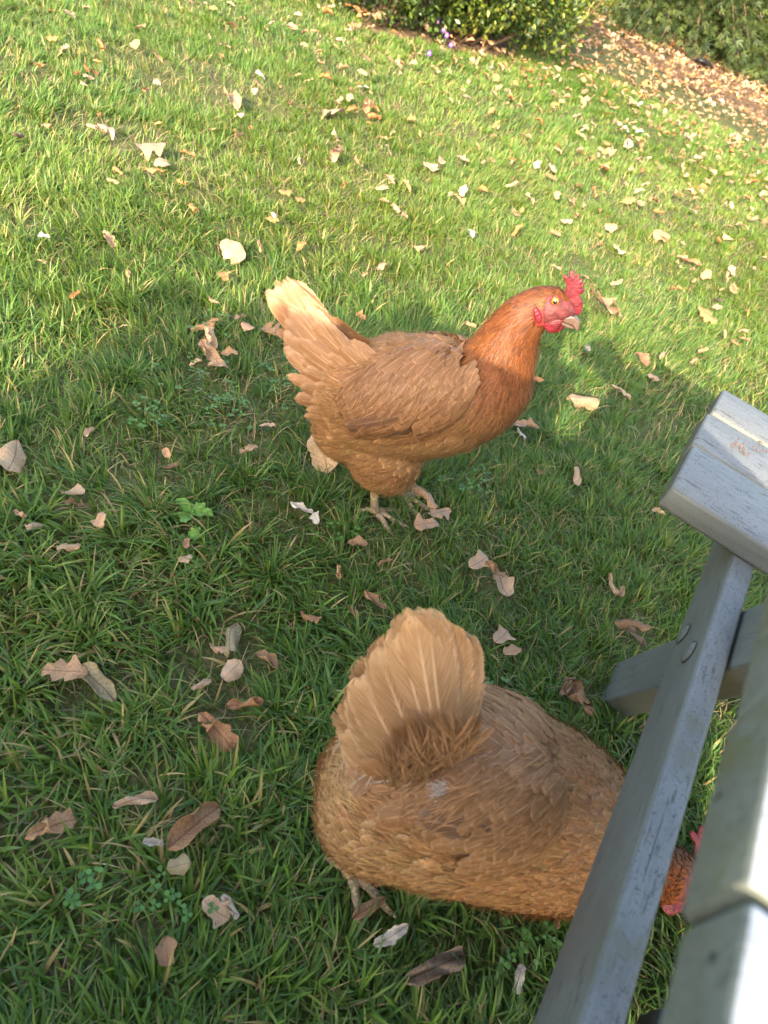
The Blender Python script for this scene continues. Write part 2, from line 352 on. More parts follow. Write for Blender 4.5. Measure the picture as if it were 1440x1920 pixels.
# leaves read off the photo: px, py, length px, kind, colour, what singles it out
LEAVES = [
 (28, 866, 100, 'beech', 'cream', 'large papery off-white leaf in the shade, cut by the left edge'),
 (128, 1030, 44, 'frag', 'cream', 'small upright cream leaf scrap in the shaded grass, left of the lone green dandelion'),
 (122, 1262, 84, 'oak', 'tan', 'tan lobed oak leaf lying on a larger half-buried dull leaf, lower left'),
 (182, 1283, 100, 'beech', 'dull', 'broad dull olive-tan leaf half buried under the tan oak leaf, lower left'),
 (97, 1552, 92, 'oak', 'tan', 'crumpled pale tan oak leaf with curled lobes, near the bottom left edge'),
 (365, 1550, 124, 'beech', 'brown', 'long brown beech leaf with visible veins, half in grass left of the pecking hen'),
 (285, 1583, 40, 'frag', 'white', 'small torn white scrap touching the end of the long brown beech leaf'),
 (252, 1505, 82, 'curl', 'beige', 'narrow rolled beige leaf standing on end, above the long brown beech leaf'),
 (335, 1625, 46, 'frag', 'dull', 'small dull tan leaf with a bent tip, just below the long brown beech leaf'),
 (403, 1710, 62, 'frag', 'beige', 'folded half tan leaf beside its cream half, bottom of the lawn'),
 (432, 1700, 52, 'frag', 'white', 'cream white curled half leaf joined to a tan one, bottom of the lawn'),
 (312, 1785, 50, 'frag', 'brown', 'small brown pointed leaf near the bottom, below the folded tan and cream leaf'),
 (405, 1375, 96, 'oak', 'red', 'large red-brown lobed leaf pressed into bare ground left of the pecking hen'),
 (458, 1328, 70, 'beech', 'red', 'rusty brown smooth leaf just above the large red-brown lobed leaf'),
 (412, 1220, 44, 'oak', 'pink', 'small pinkish star-shaped oak leaf on the bare patch left of the hen tail'),
 (430, 1195, 92, 'frag', 'dull', 'flat brown decayed leaf under grass stems at the top of the bare patch'),
 (497, 1242, 58, 'beech', 'brown', 'brown leaf half hidden in grass at the right side of the bare patch'),
 (434, 1262, 50, 'round', 'beige', 'pale beige leaf disc in the middle of the bare patch'),
 (375, 1285, 42, 'frag', 'beige', 'pale leaf bit at the left side of the bare patch'),
 (580, 1160, 42, 'oak', 'red', 'small curled red-brown leaf left of the pecking hen tail tip'),
 (660, 1150, 44, 'curl', 'brown', 'dark brown folded leaf just left of the raised tail tip'),
 (798, 930, 66, 'beech', 'pink', 'smooth pinkish brown beech leaf with two pale holes, right of the standing hen leg'),
 (822, 965, 54, 'oak', 'pink', 'pinkish lobed leaf directly below the smooth leaf with two holes'),
 (797, 986, 50, 'frag', 'pink', 'lowest of three pinkish leaves right of the standing hen leg'),
 (563, 960, 48, 'curl', 'white', 'white ragged curled strip in the grass left of the standing hen foot'),
 (590, 977, 28, 'frag', 'white', 'bright white crumpled scrap at the right end of the ragged white strip'),
 (940, 1096, 66, 'beech', 'beige', 'pale tan curled beech leaf with a dark hole, between the two hens on the right'),
 (898, 1056, 50, 'frag', 'beige', 'pale greyish leaf half buried above the curled leaf with a dark hole'),
 (925, 1072, 46, 'frag', 'brown', 'brown torn leaf bit touching the top of the curled leaf with a dark hole'),
 (668, 1024, 40, 'beech', 'brown', 'brown leaf in the grass below the standing hen foot'),
 (720, 1057, 36, 'curl', 'brown', 'narrow brown bent leaf between the hens, under the standing hen foot'),
 (632, 1078, 28, 'frag', 'tan', 'tiny tan leaf lying above the raised tail, left of the narrow bent leaf'),
 (700, 1130, 56, 'curl', 'brown', 'thin dry brown leaf strip just above the raised tail'),
 (1147, 1100, 52, 'curl', 'beige', 'beige twisted leaf left of the long grey beam'),
 (1165, 1112, 36, 'curl', 'tan', 'small tan curled leaf next to the beige twisted one by the beam'),
 (1185, 1165, 66, 'beech', 'brown', 'flat brown leaf under dry stems above the table leg foot'),
 (1190, 1197, 48, 'beech', 'grey', 'dark brown rolled leaf right at the table leg foot'),
 (1082, 1310, 92, 'maple', 'brown', 'large crumpled brown leaf left of the table leg foot'),
 (1064, 1290, 50, 'curl', 'beige', 'pale rolled leaf edge leaning on the large crumpled brown leaf'),
 (820, 1812, 150, 'curl', 'grey', 'long twisted grey-brown leaf rolled into a tube, bottom edge'),
 (733, 1757, 76, 'curl', 'white', 'white rolled leaf standing in grass below the pecking hen foot'),
 (692, 1702, 84, 'curl', 'brown', 'curled brown leaf under the toes of the pecking hen'),
 (970, 1835, 52, 'frag', 'white', 'greyish white leaf in the grass left of the beam, bottom'),
 (1042, 1732, 28, 'frag', 'tan', 'tiny tan leaf tip below the breast of the pecking hen'),
 (878, 1207, 48, 'oak', 'pink', 'pale pink leaf sticking out behind the right side of the raised tail'),
 (940, 1196, 50, 'frag', 'pink', 'ragged pinkish grey leaf right of the raised tail'),
 (960, 1223, 42, 'beech', 'tan', 'small smooth tan leaf just below the ragged pinkish grey one'),
 (1097, 743, 74, 'round', 'cream', 'large pale cream ragged leaf in the sunlit gap between hen and seat'),
 (1165, 736, 46, 'curl', 'beige', 'curled beige leaf in shadow right of the large cream leaf'),
 (985, 797, 52, 'oak', 'pink', 'pinkish leaf touching the breast of the standing hen'),
 (978, 812, 26, 'frag', 'white', 'white scrap below the pinkish leaf at the standing hen breast'),
 (1006, 712, 30, 'oak', 'orange', 'small orange leaf in sun just right of the standing hen neck'),
 (1013, 887, 26, 'curl', 'brown', 'small brown curled leaf in the shade below the standing hen breast'),
 (1085, 893, 48, 'frag', 'beige', 'beige torn leaf in shade left of the bench seat'),
 (1233, 962, 28, 'oak', 'cream', 'small pale star-shaped leaf below the seat corner'),
 (1203, 676, 44, 'beech', 'red', 'dark rust leaf standing at the edge of the shadow strip'),
 (1130, 570, 74, 'maple', 'tan', 'large golden tan leaf in sun right of the red comb'),
 (1160, 580, 44, 'oak', 'tan', 'smaller golden leaf leaning on the large one right of the comb'),
 (1327, 590, 48, 'oak', 'orange', 'orange-tan oak leaf in sun above the far seat corner'),
 (1346, 565, 26, 'frag', 'grey', 'dark grey-pink leaf bit above the orange-tan oak leaf'),
 (1294, 491, 34, 'curl', 'red', 'rust leaf standing upright in sun, upper right lawn'),
 (1273, 496, 26, 'curl', 'cream', 'small cream leaf left of the upright rust leaf'),
 (437, 470, 52, 'round', 'cream', 'round cream leaf with dark veins lying in sun above the left shadow'),
 (438, 190, 70, 'beech', 'cream', 'biggest pale cream and orange leaf in the upper lawn'),
 (283, 275, 56, 'maple', 'pink', 'large pinkish tan lobed leaf, upper left lawn'),
 (288, 322, 38, 'curl', 'orange', 'orange folded leaf just below the large pinkish lobed leaf'),
 (220, 322, 28, 'round', 'orange', 'round orange leaf left of the orange folded leaf'),
 (211, 344, 24, 'beech', 'tan', 'small yellow-tan leaf just below the round orange leaf'),
 (340, 348, 24, 'beech', 'orange', 'small orange-brown leaf right of the orange folded leaf'),
 (363, 393, 30, 'oak', 'orange', 'small orange lobed leaf above the round cream leaf'),
 (191, 90, 32, 'round', 'orange', 'round orange leaf with a dark hole, top left lawn'),
 (97, 83, 22, 'beech', 'orange', 'small orange oval leaf, left of the round orange leaf with a hole'),
 (166, 149, 24, 'frag', 'cream', 'small cream triangular leaf, top left lawn'),
 (144, 148, 20, 'frag', 'orange', 'small orange leaf beside the cream triangular one'),
 (95, 158, 24, 'curl', 'pink', 'narrow pink-brown leaf, far left of the cream triangular one'),
 (77, 131, 24, 'beech', 'orange', 'orange leaf above the narrow pink-brown leaf, left edge'),
 (130, 35, 26, 'oak', 'pink', 'pinkish leaf near the top edge, left'),
 (97, 30, 18, 'beech', 'orange', 'tiny orange leaf beside the pinkish leaf at the top left'),
 (33, 262, 32, 'beech', 'grey', 'grey-brown leaf near the left edge, upper lawn'),
 (445, 248, 30, 'oak', 'tan', 'tan leaf below the biggest cream leaf'),
 (470, 238, 18, 'frag', 'orange', 'small orange leaf right of the tan leaf below the biggest cream leaf'),
 (352, 288, 30, 'curl', 'orange', 'narrow curved orange leaf right of the large pinkish lobed leaf'),
 (188, 215, 24, 'beech', 'orange', 'orange leaf on top of a pale leaf, left upper lawn'),
 (200, 238, 34, 'maple', 'beige', 'beige ragged leaf cluster below an orange leaf, left upper lawn'),
 (172, 242, 22, 'round', 'pink', 'pink leaf left of the beige ragged leaf, left upper lawn'),
 (632, 292, 46, 'maple', 'pink', 'pinkish brown lobed leaf, middle of the upper lawn'),
 (625, 212, 48, 'maple', 'pink', 'pink lobed leaf at the head of a row of leaves, upper middle'),
 (660, 212, 26, 'beech', 'orange', 'orange oval leaf right of the pink lobed leaf, upper middle'),
 (687, 208, 38, 'round', 'tan', 'round tan leaf in the row of leaves, upper middle'),
 (703, 218, 34, 'round', 'orange', 'orange fan-shaped leaf at the right end of the row, upper middle'),
 (543, 200, 28, 'oak', 'tan', 'tan leaf left of the row of leaves, upper middle'),
 (580, 209, 18, 'beech', 'orange', 'small orange leaf left of the pink lobed leaf, upper middle'),
 (486, 147, 24, 'beech', 'white', 'whitish leaf, upper lawn right of the biggest cream leaf'),
 (485, 163, 26, 'oak', 'tan', 'tan leaf directly below the whitish leaf, upper lawn'),
 (610, 149, 26, 'oak', 'orange', 'reddish orange leaf, top middle of the lawn'),
 (576, 157, 24, 'curl', 'cream', 'narrow cream leaf standing left of the reddish orange leaf'),
 (680, 168, 24, 'curl', 'white', 'narrow white leaf, top middle of the lawn'),
 (743, 128, 24, 'oak', 'pink', 'pink star-shaped leaf near the hedge'),
 (806, 314, 34, 'round', 'cream', 'left one of two cream leaves side by side, middle right of the upper lawn'),
 (828, 302, 30, 'beech', 'cream', 'right one of two cream leaves side by side, middle right of the upper lawn'),
 (868, 298, 30, 'oak', 'pink', 'pink ragged leaf just right of the two cream leaves'),
 (383, 612, 58, 'curl', 'tan', 'topmost curled tan leaf of a heap in the shade left of the tail'),
 (392, 640, 52, 'round', 'beige', 'round beige leaf in the heap in the shade left of the tail'),
 (395, 668, 62, 'frag', 'pink', 'wide flat leaf at the bottom of the heap left of the tail'),
 (430, 666, 34, 'beech', 'tan', 'tan leaf at the right side of the heap left of the tail'),
 (410, 689, 44, 'curl', 'beige', 'thin beige leaf under the heap left of the tail'),
 (366, 685, 26, 'beech', 'beige', 'small beige leaf at the lower left of the heap'),
 (450, 600, 30, 'beech', 'pink', 'upper of two pink oval leaves near the tail of the standing hen'),
 (463, 614, 28, 'round', 'pink', 'lower of two pink oval leaves near the tail of the standing hen'),
 (508, 628, 46, 'maple', 'pink', 'pink lobed leaf touching the tail of the standing hen'),
 (466, 850, 50, 'curl', 'tan', 'tan rolled leaf pair in shade left of the standing hen fluff'),
 (310, 857, 28, 'beech', 'tan', 'small tan leaf stuck upright in shaded grass, left'),
 (318, 882, 36, 'curl', 'brown', 'brown leaf standing just below the small tan upright leaf'),
 (168, 819, 32, 'beech', 'beige', 'narrow beige leaf lying in shade, left'),
 (138, 935, 52, 'round', 'beige', 'beige leaf over a dark hollow, left of the green dandelion'),
 (143, 955, 42, 'frag', 'brown', 'brown leaf inside the dark hollow, left'),
 (38, 975, 30, 'frag', 'pink', 'pinkish leaf bit near the left edge in shade'),
 (65, 990, 40, 'frag', 'beige', 'beige flat leaf half buried beside the pinkish bit at the left edge'),
 (186, 985, 32, 'frag', 'pink', 'pale pinkish leaf on top of the grass left of the green dandelion'),
 (348, 1026, 26, 'beech', 'brown', 'brown leaf tucked below the green dandelion'),
 (346, 1052, 28, 'frag', 'beige', 'pale beige leaf below the brown one under the dandelion'),
 (500, 805, 34, 'curl', 'beige', 'beige bent leaf in shade below the rump of the standing hen'),
 (883, 440, 24, 'beech', 'white', 'white oval leaf in sun above the back of the standing hen'),
 (565, 464, 26, 'beech', 'orange', 'orange-brown leaf above the tail of the standing hen'),
 (510, 412, 26, 'oak', 'orange', 'orange leaf with a white edge, upper left of the standing hen tail'),
 (240, 520, 26, 'frag', 'tan', 'pale tan leaf in sun, left lawn above the shadow'),
 (420, 522, 34, 'oak', 'orange', 'orange leaf right below the round cream leaf'),
 (140, 562, 32, 'curl', 'orange', 'narrow orange leaf in sun, left lawn above the shadow'),
 (82, 452, 22, 'frag', 'white', 'small white scrap in the left lawn in sun'),
 (200, 444, 18, 'frag', 'cream', 'tiny cream leaf in sun on the left lawn'),
 (1062, 412, 24, 'round', 'cream', 'cream round leaf in sun above the comb'),
 (1196, 271, 34, 'beech', 'tan', 'tan curved leaf, upper right lawn'),
 (960, 350, 24, 'round', 'cream', 'cream leaf, middle of the upper lawn right of the pink ragged leaf'),
 (968, 400, 26, 'oak', 'cream', 'ragged cream leaf, above the back of the standing hen to the right'),
 (720, 375, 24, 'beech', 'tan', 'tan leaf, first of a chain of three above the standing hen back'),
 (745, 385, 26, 'frag', 'beige', 'beige leaf, middle of a chain of three above the standing hen back'),
 (757, 403, 26, 'oak', 'pink', 'pink leaf, last of a chain of three above the standing hen back'),
 (563, 372, 20, 'round', 'orange', 'small orange leaf, middle left of the upper lawn'),
 (512, 410, 20, 'frag', 'white', 'white bit beside an orange leaf, upper left of the tail'),
 (645, 345, 24, 'oak', 'orange', 'orange ragged leaf, middle of the upper lawn'),
 (785, 464, 28, 'oak', 'tan', 'tan ragged leaf close above the back of the standing hen'),
 (715, 500, 30, 'frag', 'beige', 'beige leaf pieces close above the back of the standing hen'),
 (860, 378, 36, 'oak', 'tan', 'pale tan leaf right of the chain of three leaves'),
 (1100, 658, 30, 'frag', 'white', 'pale grey leaf in the shadow strip right of the beak'),
 (1225, 708, 34, 'frag', 'beige', 'faded beige leaf in the shadow strip by the far seat corner'),
 (1160, 468, 30, 'curl', 'beige', 'beige narrow leaf in sun, right lawn'),
 (1040, 440, 24, 'round', 'tan', 'tan round leaf in sun right above the standing hen crown'),
 (1240, 440, 34, 'frag', 'tan', 'tan crumpled leaf, right lawn in sun'),
 (1365, 440, 28, 'oak', 'cream', 'cream oak leaf at the right edge lawn in sun'),
 (1380, 640, 30, 'oak', 'orange', 'orange leaf pair by the right edge, above the seat'),
]
for (px, py, Lp, kd, cl, lab) in LEAVES:
    p = at(px, py, .03); L = Lp * depth(p) / F_PX * 1.0
    put_leaf(p[0], p[1], L, kd, cl, label=lab, tilt=.28)
# the beech leaf standing on edge behind the hen's fluff
p = at(606, 845, .05); LV = put_leaf(p[0], p[1], .078, 'beech', 'cream', label='upright cream beech leaf with dark veins standing behind the rear of the standing hen', curl=0)
LV.rotation_euler = (0, 0, 0)
mm = Matrix.Identity(3); xa = unit(UP * .97 - RT * .25 * 1.0); nz = unit(-fw + .25 * RT); ya = unit(np.cross(nz, xa)); nz = np.cross(xa, ya)
LV.matrix_world = Matrix(((xa[0], ya[0], nz[0], 0), (xa[1], ya[1], nz[1], 0), (xa[2], ya[2], nz[2], 0), (0, 0, 0, 1))) @ Matrix.Scale(1, 4)
LV.matrix_world = Matrix.Translation((p[0], p[1], .048)) @ LV.matrix_world @ Matrix.Scale(.082, 4)

# more scattered leaves: the nearest as things, the rest as litter
def vis(p):
    d = np.asarray(p) - CPOS; z = d @ fw
    if z < .1: return None
    return 720 + F_PX * (d @ RT) / z, 960 - F_PX * (d @ UP) / z
def dens(px, py):
    """leaves grow denser to the upper right of the lawn"""
    v = (px - 700) / 740 * .75 + (420 - py) / 420 * .7
    return np.clip(.10 + .9 * max(0, v) ** 1.5, .05, 1.6)
CAND = []
while len(CAND) < 5600:
    y = 1.1 + 9.5 * random.random() ** .75; x = random.uniform(-2.6, 3.2)
    q = vis((x, y, 0))
    if q is None or not (-120 < q[0] < 1560 and -60 < q[1] < 700): continue
    if bool(inside_bed(x, y)):
        if random.random() > .9: continue
    elif random.random() > dens(*q) * .75: continue
    CAND.append((x, y, q))
CAND.sort(key=lambda c: c[0] ** 2 + c[1] ** 2)
GR = []
lv, lf, lcol = [], [], []
nthing = 0
for (x, y, q) in CAND:
    cl = random.choices(('tan', 'orange', 'brown', 'pink', 'cream', 'beige', 'white'), (8, 5, 3, 5, 1, 3, .15))[0]
    far = math.hypot(x, y)
    L = random.uniform(.022, .060) * (.85 + .03 * far)
    if nthing < 145 and far < 4.2:
        side = 'to the left' if q[0] < 480 else ('in the middle' if q[0] < 960 else 'to the right')
        hue = {'tan': 'tan', 'orange': 'orange', 'brown': 'brown', 'pink': 'pinkish', 'cream': 'cream', 'beige': 'beige', 'white': 'whitish'}[cl]
        row = 'far' if q[1] < 250 else 'nearer'
        lab = f'small {hue} leaf scattered on the {row} sunlit grass {side}'
        put_leaf(x, y, L, random.choice(('beech', 'oak', 'frag', 'curl', 'round')), cl, label=lab, group=f'small {hue} leaves on the {row} lawn {side}', tilt=.4)
        nthing += 1
    else:
        kd = random.choice(('beech', 'oak', 'frag', 'round'))
        V, Fq, _ = leaf_mesh(kd, random.choice((.3, .6, .9)), seed=random.randrange(9999), ns=6, nu=3)
        a = random.uniform(0, 6.28); e = Matrix.Rotation(a, 3, 'Z') @ Matrix.Rotation(random.gauss(0, .45), 3, 'X') @ Matrix.Rotation(random.gauss(0, .4), 3, 'Y')
        zb = float(ground_z(x, y)) + .044 + (.02 if bool(inside_bed(x, y)) else 0)
        V = (V * L) @ np.array(e).T + np.array([x, y, zb])
        base = sum(len(v) for v in lv); lv.append(V); lf.append(Fq + base)
        lcol.append(np.repeat(np.array([LC[cl]]) * random.uniform(.55, .95), len(V), 0))
tag(mesh_obj('leaf_litter', np.vstack(lv), np.vstack(lf), M_LIT, col=np.vstack(lcol)), 'dense scatter of small fallen leaves on the far lawn and bed', 'leaf litter', kind='stuff')
LEAF_AT += [(*at(699, 968)[:2], .032), (*at(725, 985)[:2], .022), (*at(655, 1640)[:2], .035), (*at(690, 1670)[:2], .03)]   # trodden under the hens' feet
LEAF_ARR = np.array(LEAF_AT)

# ------------------------------------------------------------------ grass
def blades(px, py, L, wd, az, lean, col, seg, hue_tip=None):
    """curved tapering blades, seg quads each"""
    n = len(px); t = np.linspace(0, 1, seg + 1)
    d = np.stack([np.cos(az), np.sin(az)], 1)
    ang0 = np.clip(lean * .35, 0, 1.3); ang1 = np.clip(lean * 1.75, 0, 1.95)
    pts = np.zeros((n, seg + 1, 3)); pts[:, 0, 0] = px; pts[:, 0, 1] = py; pts[:, 0, 2] = ground_z(px, py) - .003
    for k in range(seg):
        a = ang0 + (ang1 - ang0) * (k + .5) / seg; st = L / seg
        pts[:, k + 1, :2] = pts[:, k, :2] + d * (np.sin(a) * st)[:, None]
        pts[:, k + 1, 2] = np.maximum(pts[:, k, 2] + np.cos(a) * st, pts[:, 0, 2] + .006)
    tw = rng.uniform(-.9, .9, n); sd = np.stack([-np.sin(az + tw), np.cos(az + tw), rng.uniform(-.35, .35, n)], 1)
    wprof = np.array([.75, 1.0, .95, .72, .10]) if seg == 4 else np.array([.8, 1.0, .62, .08]) if seg == 3 else np.array([.85, .9, .08])
    off = sd[:, None, :] * (wprof[None, :, None] * wd[:, None, None] * .5)
    V = np.stack([pts - off, pts + off], 2).reshape(-1, 3)
    b = np.arange(n)[:, None] * (2 * (seg + 1)) + np.arange(seg)[None, :] * 2
    Fq = np.stack([b, b + 1, b + 3, b + 2], -1).reshape(-1, 4)
    tt = t[None, :, None]
    c0 = col[:, None, :] * (1 - tt) * np.array([.95, .85, .8]) + col[:, None, :] * tt if hue_tip is None else col[:, None, :] * (1 - tt) + hue_tip[:, None, :] * tt
    C = np.repeat(c0, 2, axis=1).reshape(-1, 3) if c0.shape[1] == seg + 1 else None
    return V, Fq, C
def palette(n, x, y):
    a = np.array([[.038, .094, .017], [.076, .152, .024], [.112, .196, .026], [.172, .226, .038]])
    v = np.clip(.42 + .28 * field(x, y, .9, 1) + .15 * field(x, y, .25) + rng.normal(0, .27, n) + .12 * np.clip(y - 1.2, 0, 1.2), 0, 1) * 2.999
    i = v.astype(int); f = (v - i)[:, None]; c = a[i] * (1 - f) + a[i + 1] * f
    straw = rng.random(n) < .075 + .05 * (field(x, y, .5, 2) > .45)
    c[straw] = np.array([.40, .30, .115]) * rng.uniform(.6, 1.1, (straw.sum(), 1))
    return c
def leaf_cut(x, y):
    f = np.ones(len(x))
    for (lx, ly, lr) in LEAF_ARR:
        near = np.abs(y - ly) < lr
        if near.any():
            j = np.where(near)[0]; dd = np.hypot(x[j] - lx, y[j] - ly); f[j] = np.where(dd < lr, np.minimum(f[j], .38), f[j])
    return f
def in_view(x, y, mx):
    d = np.stack([x, y, np.full(len(x), .02)], 1) - CPOS; z = d @ fw; ok = z > .15
    z = np.where(ok, z, 1); u = 720 + F_PX * (d @ RT) / z; v = 960 - F_PX * (d @ UP) / z
    return ok & (u > -mx) & (u < 1440 + mx) & (v > -mx * .5) & (v < 1920 + mx)
GV, GF, GC = [], [], []
def emit(V, Fq, C):
    base = sum(len(v) for v in GV); GV.append(V); GF.append(Fq + base); GC.append(C)
def band(y0, y1, density, Lr, wr, seg, lean0, clump, mx):
    # xs wide enough for the slanted view
    cor = np.array([at(cx, cy)[:2] for cx in (-mx, 1440 + mx) for cy in (0, 400, 960, 1500, 1920 + mx)])
    sel = cor[(cor[:, 1] > y0 - 1.5) & (cor[:, 1] < y1 + 1.5)]
    xa, xb = (sel[:, 0].min() - .3, sel[:, 0].max() + .3) if len(sel) else (-1, 1)
    xa, xb = max(xa, -4.2), min(xb, 4.2)
    n = int((xb - xa) * (y1 - y0) * density); x = rng.uniform(xa, xb, n); y = rng.uniform(y0, y1, n)
    # tufts: pull a share of the blades to tuft centres and make them radiate
    nc = max(8, int((xb - xa) * (y1 - y0) * clump)); cx = rng.uniform(xa, xb, nc); cy = rng.uniform(y0, y1, nc)
    tuft = rng.random(n) < .55; ci = rng.integers(0, nc, n)
    rr = np.abs(rng.normal(0, .022, n)); ra = rng.uniform(0, 6.283, n)
    x = np.where(tuft, cx[ci] + rr * np.cos(ra), x); y = np.where(tuft, cy[ci] + rr * np.sin(ra), y)
    flow = 2.2 * field(x, y, .8, 2) + 1.2 * field(x, y, .3, 1) + 2.4
    az = np.where(tuft, ra + .9 * np.sin(flow - ra) + rng.normal(0, .3, n), flow + rng.normal(0, 1.0, n))
    k = in_view(x, y, mx) & ~inside_bed(x, y) & (in_view(x, y, 130) | (rng.random(n) < .55)); bare = field(x, y, .42, 2) + .5 * field(x, y, .16, 0)
    k &= ~((bare > .74) & (rng.random(n) < .6))
    for (bx, by, br) in BARE: k &= ~((np.hypot(x - bx, y - by) < br * (1 + .35 * field(x, y, .09))) & (rng.random(n) < .72))
    x, y, az, tuft, ci = x[k], y[k], az[k], tuft[k], ci[k]; n = len(x)
    cut = leaf_cut(x, y)
    L = rng.uniform(*Lr, n) * (1 + .25 * field(x, y, .6, 0)) * np.where(tuft, 1.08, .9) * cut
    wd = rng.uniform(*wr, n) * (1 + .3 * (rng.random(n) < .25))
    lean = np.clip(rng.normal(lean0, .28, n) + .15 * tuft, .12, 1.25)
    emit(*blades(x, y, L, wd, az, lean, palette(n, x, y), seg))
    return n
BARE = [(*at(q[0], q[1])[:2], q[2]) for q in ((432, 1245, .075), (410, 1365, .05), (142, 945, .05), (1185, 1180, .05), (185, 1290, .05), (60, 150, .10), (320, 145, .22), (470, 170, .2), (250, 260, .12), (925, 1080, .04), (40, 420, .08), (1090, 1310, .05))]
nb = 0
nb += band(-.15, .75, 36000, (.028, .074), (.0018, .0043), 4, .80, 260, 760)
nb += band(.75, 1.7, 32000, (.028, .062), (.0018, .0036), 3, .72, 260, 640)
nb += band(1.7, 3.2, 23000, (.022, .050), (.0018, .0034), 3, .64, 180, 480)
nb += band(3.2, 6.0, 9500, (.024, .046), (.0028, .0050), 2, .58, 90, 380)
nb += band(6.0, 11.5, 2600, (.03, .052), (.006, .010), 2, .58, 40, 300)
# dry thatch lying flat
n = 52000; x = rng.uniform(-2.6, 2.2, n); y = -.1 + 4.3 * rng.random(n) ** 1.3; k = in_view(x, y, 160) & ~inside_bed(x, y); x, y = x[k], y[k]; n = len(x)
cth = np.array([.34, .27, .12]) * rng.uniform(.4, 1.15, (n, 1)) * np.array([1, 1, 1]) + rng.uniform(0, .03, (n, 3))
emit(*blades(x, y, rng.uniform(.02, .07, n), rng.uniform(.0012, .0026, n), rng.uniform(0, 6.28, n), rng.uniform(.85, 1.25, n), cth, 3))
tag(mesh_obj('grass', np.vstack(GV), np.vstack(GF), M_BLADE, col=np.vstack(GC)), 'green lawn grass with straw blades and tufts', 'grass', kind='stuff')
print('blades', nb)

# ------------------------------------------------------------------ hens
def catmull(P, n):
    P = np.asarray(P, float); Q = np.vstack([2 * P[0] - P[1], P, 2 * P[-1] - P[-2]]); out = []
    for i in range(1, len(Q) - 2):
        for t in np.linspace(0, 1, n, endpoint=False):
            a, b, c, d = Q[i - 1], Q[i], Q[i + 1], Q[i + 2]
            out.append(.5 * (2 * b + (c - a) * t + (2 * a - 5 * b + 4 * c - d) * t * t + (3 * b - a - 3 * c + d) * t ** 3))
    out.append(P[-1]); return np.array(out)
def ellipsoid(c, ax, rad, nu=20, nv=12):
    V, Fq = [], []
    for j in range(nv + 1):
        th = math.pi * j / nv
        for i in range(nu):
            p = 2 * math.pi * i / nu
            V.append(np.asarray(c) + ax[0] * rad[0] * math.cos(th) + ax[1] * rad[1] * math.sin(th) * math.cos(p) + ax[2] * rad[2] * math.sin(th) * math.sin(p))
    for j in range(nv):
        for i in range(nu):
            Fq.append((j * nu + i, j * nu + (i + 1) % nu, (j + 1) * nu + (i + 1) % nu, (j + 1) * nu + i))
    return V, Fq
def tube(P, rad, n=10, flat=1.0, up=np.array([0, 0, 1.0])):
    P = np.asarray(P, float); V, Fq = [], []
    for i in range(len(P)):
        t = unit(P[min(i + 1, len(P) - 1)] - P[max(i - 1, 0)]); s = unit(np.cross(t, up) if abs(t @ up) < .97 else np.cross(t, [1, 0, 0])); q = np.cross(s, t)
        for k in range(n):
            a = 2 * math.pi * k / n; V.append(P[i] + s * rad[i] * math.cos(a) + q * rad[i] * flat * math.sin(a))
    for i in range(len(P) - 1):
        for k in range(n): Fq.append((i * n + k, i * n + (k + 1) % n, (i + 1) * n + (k + 1) % n, (i + 1) * n + k))
    Fq.append(tuple(range(n - 1, -1, -1))); Fq.append(tuple((len(P) - 1) * n + k for k in range(n)))
    return V, Fq
def join(parts):
    V, Fq = [], []
    for v, f in parts:
        b = len(V); V += list(v); Fq += [tuple(i + b for i in q) for q in f]
    return V, Fq
def voxel_union(V, Fq, voxel, smooth):
    o = mesh_obj('tmp', V, Fq, None)
    r = o.modifiers.new('r', 'REMESH'); r.mode = 'VOXEL'; r.voxel_size = voxel
    s = o.modifiers.new('s', 'SMOOTH'); s.factor = .5; s.iterations = smooth
    dg = bpy.context.evaluated_depsgraph_get(); dg.update()
    me = bpy.data.meshes.new_from_object(o.evaluated_get(dg))
    n = len(me.vertices); co = np.empty(n * 3, np.float32); me.vertices.foreach_get('co', co); co = co.reshape(-1, 3).astype(float)
    fs = [tuple(p.vertices) for p in me.polygons]
    bpy.data.objects.remove(o); bpy.data.meshes.remove(me)
    return co, fs

